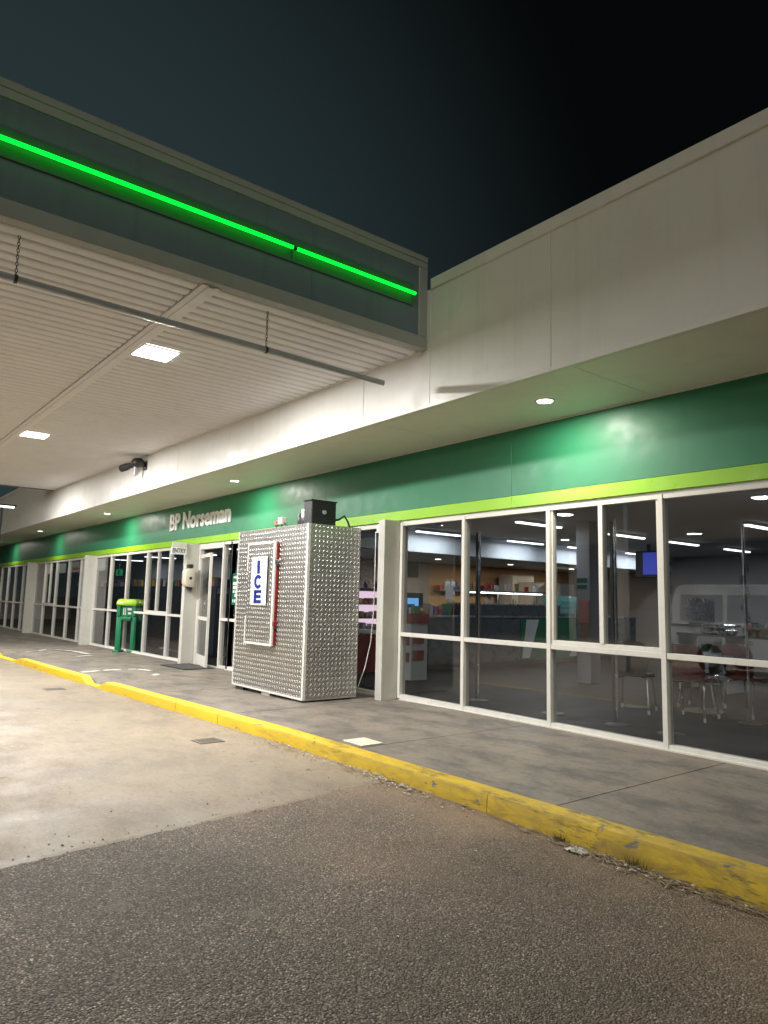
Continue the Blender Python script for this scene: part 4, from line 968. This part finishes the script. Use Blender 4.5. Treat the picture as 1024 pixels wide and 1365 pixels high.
t = thing('wall_shelf', 'long wall shelf on the beige wall stacked with jars and boxes', 'shelf', (-14.2, 14.3, 1.62))
Bx(-14.299, -14.05, 13.0, 15.4, 1.62, 1.65).build('board', 'steel_top', t)
for y in (13.3, 15.1): Bx(-14.299, -14.1, y, y + .03, 1.5, 1.6195).build('bracket', 'steel_top', t)
for k_ in range(12):
    y = 13.12 + k_ * .185; nm = 'jar' if k_ % 3 else 'carton'; lb = 'small jar on the wall shelf above the prep bench' if k_ % 3 else 'small carton on the wall shelf above the prep bench'
    h_ = .12 + .04 * ((k_ * 5) % 4)
    o = (MB().lathe([(.05, 0), (.055, h_ * .7), (.035, h_)], (-14.17, y, 1.6505), 10) if k_ % 3 else Bx(-14.25, -14.1, y - .06, y + .06, 1.6505, 1.65 + h_)).build(nm, PROD[(k_ * 3) % 7], smooth='auto')
    tag(o, lb, nm, 'goods on the wall shelf')
for k_ in range(8):
    y = 10.75 + k_ * .33; o = MB().lathe([(.045, 0), (.06, .10 + .03 * (k_ % 3)), (.058, .12 + .03 * (k_ % 3))], (sx - .36, y, 1.6005), 12).build('cup_stack', ['paper', 'cardboard', 'pack_0', 'paper'][k_ % 4], smooth='auto')
    tag(o, 'stack of takeaway cups on top of the food warmer gantry', 'cups', 'cup stacks on the food warmer')
for k_ in range(7):
    y = 9.6 + k_ * .13; o = Bx(sx - .5, sx - .3, y - .05, y + .05, 1.0605, 1.14 + .05 * ((k_ * 3) % 4)).build('snack_box', PROD[(k_ * 2 + 1) % 7], bevel=.004)
    tag(o, 'coloured snack box on the servery counter end', 'box', 'snack boxes on the servery')
# television
a, b_ = onY(852, 737, 15.2), onY(876, 768, 15.2)
t = thing('television', 'wall bracket television showing a blue picture at the rear of the café', 'television', (a.x, 15.2, b_.z))
Bx(a.x - .1, b_.x + .05, 15.2, 15.28, b_.z - .03, a.z + .04).build('case', 'black_plastic', t, .01); Bx(a.x + .1, b_.x, 15.195, 15.1995, b_.z + .04, a.z).build('screen', 'tv_blue', t)
Bx((a.x + b_.x) / 2 - .03, (a.x + b_.x) / 2 + .03, 15.22, 15.27, a.z + .0405, 2.799).build('bracket', 'black_plastic', t)
# partition and drinks bench behind tables
Bx(-5.3, -.5, 17.6, 17.75, .003, 2.798).build('partition', 'inner_wall', B)
t = thing('drinks_bench', 'drinks bench with dark worktop and shelves at the rear of the café', 'bench', (-5.2, 11.4, 0))
bx, by = -5.55, 11.5
Bx(bx - .75, bx + .9, by - .3, by + .35, .88, .92).build('worktop', 'black_plastic', t)
for x in (bx - .74, bx + .05, bx + .87): Bx(x, x + .02, by - .28, by + .33, .003, .8795).build('end_panel', 'grey_white', t)
for z_ in (.2, .55): Bx(bx - .719, bx + .0495, by - .25, by + .3, z_, z_ + .02).build('shelf', 'table_top', t)
for i in range(5): Bx(bx - .68 + i * .14, bx - .58 + i * .14, by - .2, by + .1, .5705, .68 + .04 * (i % 3)).build('crockery', ['paper', 'pink_card', 'stand_green', 'pack_3', 'cardboard'][i], t, .01)
t = thing('sandwich_press', 'steel bench top press on the drinks bench', 'appliance', (bx, by, .92))
Bx(bx - .40, bx + .02, by - .2, by + .2, .9205, .99).build('base', 'steel_top', t, .01); Bx(bx - .38, bx, by - .18, by + .2, 1.0, 1.08).build('lid', 'steel_top', t, .02); MB().tube([(bx - .3, by - .2, 1.04), (bx - .3, by - .27, 1.06), (bx - .1, by - .27, 1.06), (bx - .1, by - .2, 1.04)], .012, 6).build('handle', 'black_plastic', t)
t = thing('fruit_basket', 'brown basket of packets on the drinks bench', 'basket', (bx + .4, by, .92))
MB().lathe([(.14, 0), (.20, .10), (.21, .13), (.19, .13), (.13, .012)], (bx + .42, by, .9205), 16).build('basket', 'cardboard', t, smooth='auto')
for i in range(6): Bx(bx + .32 + (i % 3) * .08, bx + .38 + (i % 3) * .08, by - .08 + (i // 3) * .09, by - .02 + (i // 3) * .09, 1.0, 1.10 + .02 * (i % 2)).build('packet', PROD[(i * 2) % 7], t)
t = thing('white_cabinet', 'white appliance cabinet with drawers at the rear of the café', 'cabinet', (-3.9, 12.8, 0))
cxx, cyy = onZ(925, 870, 0).x, 12.4
cxx = onY(928, 800, 12.4).x
Bx(cxx - .55, cxx + .45, cyy, cyy + .6, .003, 1.0).build('carcass', 'grey_white', t); Bx(cxx - .6, cxx + .5, cyy - .03, cyy + .62, 1.0005, 1.04).build('top', 'black_plastic', t)
for i in range(2): Bx(cxx - .52 + i * .49, cxx - .06 + i * .49, cyy - .012, cyy - .0005, .08, .72).build('door', 'paper', t); Bx(cxx - .52 + i * .49, cxx - .06 + i * .49, cyy - .012, cyy - .0005, .74, .96).build('drawer', 'paper', t); Bx(cxx - .38 + i * .49, cxx - .2 + i * .49, cyy - .03, cyy - .0125, .84, .86).build('handle', 'chrome', t)
Bx(cxx - .25, cxx + .1, cyy + .1, cyy + .5, 1.0405, 1.5).build('urn', 'steel_top', t, .03)
# cafe chairs
def chair(name, mat):
    t = thing(name, '-', 'chair')
    q = MB(); n_ = 6
    for zt_ in (0, .03):
        for i in range(n_ + 1):
            for j in range(n_ + 1):
                u, v = i / n_ - .5, j / n_ - .5
                q.v.append(Vector((u * (.42 - .05 * (v + .5) ** 2), v * .42, .44 + zt_ + .05 * (u * u) * 1.2 + (.025 if v > .4 else 0) - (.03 if v < -.4 else 0))))
    N = (n_ + 1) ** 2; idx = lambda k_, i, j: k_ * N + i * (n_ + 1) + j
    for k_ in (0, 1):
        q.f += [(idx(k_, i, j), idx(k_, i + 1, j), idx(k_, i + 1, j + 1), idx(k_, i, j + 1)) for i in range(n_) for j in range(n_)]
    for i in range(n_):
        q.f += [(idx(0, i, 0), idx(0, i + 1, 0), idx(1, i + 1, 0), idx(1, i, 0)), (idx(0, i, n_), idx(0, i + 1, n_), idx(1, i + 1, n_), idx(1, i, n_)), (idx(0, 0, i), idx(0, 0, i + 1), idx(1, 0, i + 1), idx(1, 0, i)), (idx(0, n_, i), idx(0, n_, i + 1), idx(1, n_, i + 1), idx(1, n_, i))]
    q.build('seat', mat, t, smooth='auto')
    q = MB(); n_ = 8; rows = [(0, .30, .0), (.08, .40, .0), (.2, .43, .015), (.32, .42, .035), (.40, .36, .05), (.43, .26, .055)]
    for th in (0, .018):
        for h_, w_, lean in rows:
            for i in range(n_ + 1): u = i / n_ - .5; q.v.append(Vector((u * w_, .20 + lean + th - .16 * u * u, .46 + h_)))
    N = len(rows) * (n_ + 1)
    for k_ in (0, 1): q.f += [(k_ * N + r * (n_ + 1) + i, k_ * N + r * (n_ + 1) + i + 1, k_ * N + (r + 1) * (n_ + 1) + i + 1, k_ * N + (r + 1) * (n_ + 1) + i) for r in range(len(rows) - 1) for i in range(n_)]
    ring = [i for i in range(n_ + 1)] + [r * (n_ + 1) + n_ for r in range(1, len(rows))] + [(len(rows) - 1) * (n_ + 1) + i for i in range(n_ - 1, -1, -1)] + [r * (n_ + 1) for r in range(len(rows) - 2, 0, -1)]
    q.f += [(a_, b_, b_ + N, a_ + N) for a_, b_ in zip(ring, ring[1:] + ring[:1])]
    q.build('backrest', mat, t, smooth='auto')
    for sx_ in (-1, 1):
        for sy_ in (-1, 1):
            l_ = MB().tube([(sx_ * .10, sy_ * .06, .435), (sx_ * .17, sy_ * .15, .425), (sx_ * .19, sy_ * .175, .38), (sx_ * .215, sy_ * .235, .012)], .0115, 8).build('leg', 'chrome', t, smooth='auto')
            MB().tube([(sx_ * .2145, sy_ * .234, 0), (sx_ * .213, sy_ * .230, .05)], .0145, 8).build('foot_cap', 'trim_white', l_)
    return t
pro_r, pro_o = chair('chair', 'red_vinyl'), chair('chair', 'olive_vinyl')
def table(name, label, x, y, r):
    t = thing(name, label, 'table', (x, y, 0), 'café tables')
    MB().lathe([(r, .715), (r + .01, .725), (r + .01, .74), (r, .745)], (x, y, 0), 32).build('table_top', 'table_top', t, smooth='auto')
    MB().tube([(x, y, .03), (x, y, .7145)], .035, 12).build('pedestal', 'dark_metal', t, smooth='auto')
    MB().lathe([(.26, .003), (.26, .018), (.06, .05)], (x, y, 0), 20).build('base', 'dark_metal', t)
table('cafe_table', 'round pale café table with an olive chair tucked in front', -4.75, 9.05, .42)
table('cafe_table', 'round pale café table ringed by red chairs near the glass', -3.05, 8.75, .45)
table('cafe_table', 'round pale café table deeper in the shop behind the red chairs', -3.3, 10.6, .42)
def cz(u, v): p_ = onZ(u, v, 0); return p_.x, p_.y
chairs = [(pro_o, *cz(847, 948), 20, 'dark olive moulded chair with its back to the window'),
          (pro_r, *cz(925, 958), 8, 'red moulded chair backed to the window, nearest the olive chair'),
          (pro_r, *cz(1000, 955), -12, 'red moulded chair backed to the window beside the tinsel pole'),
          (pro_r, -2.1, 8.3, -60, 'red moulded chair at the far side of the table from the olive chair'),
          (pro_r, -3.9, 9.75, 195, 'red moulded chair facing the window between two tables'),
          (pro_r, -2.85, 9.62, 178, 'red moulded chair facing the window across the table from its red pair'),
          (pro_o, -4.95, 9.4, 100, 'dark olive moulded chair beside the inner column'),
          (pro_r, -3.2, 11.5, 170, 'red moulded chair deepest in the café by the white cabinet'),
          (pro_r, -1.2, 8.4, 20, 'red moulded chair standing alone, away from the café tables')]
used = set()
for pr_, x, y, a, lb in chairs:
    o = pr_ if pr_.name not in used else copy_tree(pr_)
    used.add(pr_.name); o.location = (x, y, .003); o.rotation_euler = (0, 0, R_(a) + math.pi); o['label'] = lb; o['category'] = 'chair'; o['group'] = 'moulded café chairs'
# steel posts just inside the glass, two wound with tinsel
for i, (u, lb) in enumerate(((639, 'black and steel display pole inside the second window'), (737, 'thin steel display pole at the sliding window edge'), (821, 'grey steel display pole behind the sliding window'), (890, 'tinsel wound pole beside the mullion'), (994, 'tinsel wound pole behind the red chairs'))):
    c = onY(u, 805, 7.15 if i < 4 else 8.6); x, y = c.x, c.y; t = thing('display_pole', lb, 'pole', (x, y, 0), 'display poles inside the windows')
    MB().tube([(x, y, .0), (x, y, 2.33)], .018, 10).build('pole', 'chrome', t, smooth='auto')
    if i < 3: Bx(x - .055, x - .02, y - .02, y + .02, .02, 2.31).build('channel', 'black_plastic', t)
    MB().lathe([(.14, .003), (.14, .012), (.03, .03)], (x, y, 0), 16).build('base', 'dark_metal', t)
    if i >= 3:
        q = MB(); rnd = random.Random(i)
        for _ in range(420):
            z = rnd.uniform(.6, 1.95); a_ = z * 21 + rnd.gauss(0, .5); r_ = .03; p_ = Vector((x + math.cos(a_) * r_, y + math.sin(a_) * r_, z))
            d = Vector((math.cos(a_) + rnd.gauss(0, .5), math.sin(a_) + rnd.gauss(0, .5), rnd.gauss(0, .6))).normalized() * .045; s_ = Vector((0, 0, .002))
            q.add([p_ - s_, p_ + s_, p_ + d], [(0, 1, 2)])
        q.build('tinsel', 'tinsel', t)['kind'] = 'stuff'
# gondola shelving backed to the far windows, white bulkhead above
for i in range(9):
    x = -16.9 - i * 1.42; y = 7.55; z = zf(x) + .003
    lb = 'dark backed shelving unit standing behind the far shop windows'
    t = thing('shelving_unit', lb, 'shelving', (x, y, z), 'shelving units behind the far windows')
    Bx(x - .69, x + .69, y, y + .03, z, 1.55).build('back_panel', 'navy_shelf', t)
    for s_ in (-.69, .66): Bx(x + s_, x + s_ + .03, y + .031, y + .45, z, 1.4).build('end_panel', 'navy_shelf', t)
    for z_ in (.25, .65, 1.05): Bx(x - .659, x + .659, y + .031, y + .44, z_, z_ + .025).build('shelf', 'navy_shelf', t)
    Bx(x - .69, x + .69, y + .0, y + .46, 1.5505, 1.575).build('top_shelf', 'navy_shelf', t)
    for j in range(7):
        xx = x - .58 + j * .19; h_ = random.uniform(.10, .24); Bx(xx - .07, xx + .07, y + .04, y + .3, 1.5755, 1.5755 + h_).build('carton', random.choice(PROD), t, .006)
Bx(-45.9, -15.2, 12.0, 12.15, -.3, 2.798).build('inner_partition', 'inner_wall', B)
Bx(-40, -15.4, 11.4, 11.998, 1.95, 2.79).build('shop_bulkhead', 'bulkhead_white', B)
c = onY(159, 763, 8.6); t = thing('exit_sign', 'green lit exit sign hanging inside the windows beside the entry', 'exit sign', (c.x, 8.6, c.z))
Bx(c.x - .3, c.x + .3, 8.57, 8.63, c.z - .12, c.z + .12).build('case', 'exit_green', t); Bx(c.x - .03, c.x + .14, 8.563, 8.5695, c.z - .08, c.z + .08).build('pictogram', 'sign_white', t)
Bx(c.x - .01, c.x + .01, 8.59, 8.61, c.z + .1205, 2.799).build('rod', 'steel_top', t)
for i, (xl, xr) in enumerate(((-28.2, -27.6), (-26.5, -25.6), (-24.9, -24.0), (-23.5, -22.8), (-22.1, -21.3))):
    t = thing('window_poster', ['small white poster high in the farthest window', 'white lined poster high in a far window', 'white poster with red and yellow print high in a far window', 'narrow white poster high beside a shopfront column', 'grey white poster high in the window past the column'][i], 'poster', (xl, FY + .06, 2.0))
    Bx(xl, xr, FY + .056, FY + .060, 2.0, 2.36).build('sheet', 'paper', t)
    if i == 2: Bx(xl + .1, xr - .02, FY + .0530, FY + .0555, 2.10, 2.16).build('print', 'pack_1', t); Bx(xl + .25, xr - .1, FY + .0500, FY + .0528, 2.07, 2.11).build('print', 'pack_0', t)
# fluorescent tube far along the dark verandah
c = onZ(4, 676, zc(-25)); t = thing('far_light', 'short bright tube light in the dark beyond the canopy end', 'tube light', (c.x, c.y, c.z))
c = onZ(2, 676, 3.9); 
Bx(c.x - .05, c.x + .05, c.y - .5, c.y + .35, c.z, c.z + .05).build('tube', 'far_tube', t); Bx(c.x - .06, c.x + .06, c.y - .55, c.y + .4, c.z + .0505, c.z + .10).build('body', 'dark_metal', t)
MB().tube([(c.x, c.y, c.z + .1005), (c.x, c.y, zg(c.x))], .05, 8).build('pole', 'dark_metal', t)

# ================================================================== VAN behind the viewer (mirrored in the glass)
V = thing('parked_van', 'white passenger van with tour lettering parked facing along the shop', 'van', (0, 0, 0))
def vb(mb, nm, mt, par=V, **k): return mb.build(nm, mt, par, **k)
Lp = [(-2.45, .32), (-2.5, .9), (-2.46, 1.5), (-2.36, 1.9), (-2.2, 1.98), (.6, 1.98), (1.05, 1.92), (1.75, 1.35), (2.3, 1.12), (2.44, .9), (2.46, .45), (2.38, .30)]
q = MB(); hw = .86
for sgn in (-1, 1):
    for x, z in Lp: q.v.append(Vector((x, sgn * (hw - .10 * max(0, (z - 1.0))), z)))
n_ = len(Lp); q.f = [tuple(range(n_))[::-1], tuple(range(n_, 2 * n_))] + [(i, (i + 1) % n_, n_ + (i + 1) % n_, n_ + i) for i in range(n_)]
body = vb(q, 'body', 'van_white', bevel=.05, seg=3, smooth='auto')
def side(x0, x1, z0, z1, sl=0.):
    q = MB(); yy = lambda z, o_: hw - .10 * max(0, z - 1.0) + o_
    for s_ in (-1, 1):
        pass
    res = []
    for s_ in (-1, 1):
        pts = [(x0, z0), (x1, z0), (x1 - sl, z1), (x0, z1)]
        q = MB(); q.v = [Vector((x, s_ * yy(z, .002), z)) for x, z in pts] + [Vector((x, s_ * yy(z, .010), z)) for x, z in pts]
        q.f = [(3, 2, 1, 0), (4, 5, 6, 7), (0, 1, 5, 4), (1, 2, 6, 5), (2, 3, 7, 6), (3, 0, 4, 7)]
        vb(q, 'side_window', 'van_glass')
side(-2.2, -1.2, 1.15, 1.75); side(-1.1, -.1, 1.15, 1.75); side(0.0, .62, 1.15, 1.75); side(.72, 1.55, 1.15, 1.75, .55)
vb(MB().add([(1.09, -.70, 1.885), (1.09, .70, 1.885), (1.73, .76, 1.375), (1.73, -.76, 1.375), (1.11, -.70, 1.905), (1.11, .70, 1.905), (1.75, .76, 1.395), (1.75, -.76, 1.395)], [(3, 2, 1, 0), (4, 5, 6, 7), (0, 1, 5, 4), (1, 2, 6, 5), (2, 3, 7, 6), (3, 0, 4, 7)]), 'windscreen', 'van_glass')
for x in (-1.5, 1.6):
    for s_ in (-1, 1):
        wo = vb(MB().tube([(x, s_ * .68, .32), (x, s_ * .70, .32), (x, s_ * .86, .32), (x, s_ * .885, .32)], [.28, .32, .32, .28], 22), 'wheel', 'rubber', smooth='auto'); vb(MB().tube([(x, s_ * .886, .32), (x, s_ * .893, .32)], .19, 16), 'rim', 'galvanised', wo)
for s_ in (-1, 1):
    vb(Bx(2.40, 2.475, s_ * .66 - .14, s_ * .66 + .14, .74, .92), 'headlight', 'chrome', bevel=.02); vb(Bx(-2.512, -2.49, s_ * .74 - .07, s_ * .74 + .07, .9, 1.25), 'tail_light', 'red_gasket')
    vb(Bx(1.42, 1.56, s_ * .98 - .09, s_ * .98 + .09, 1.2, 1.42), 'mirror', 'black_plastic', bevel=.03)
vb(Bx(2.44, 2.50, -.5, .5, .42, .60), 'grille', 'black_plastic', bevel=.01)
vb(text_mb('GO TOURS', 1.9, .16, .003, (.35, hw + .0025, .85), (-1, 0, 0), (0, 0, 1), .01), 'lettering', 'grey_text')
V.location = (-6.6, -3.9, zg(-6.6) + .012)
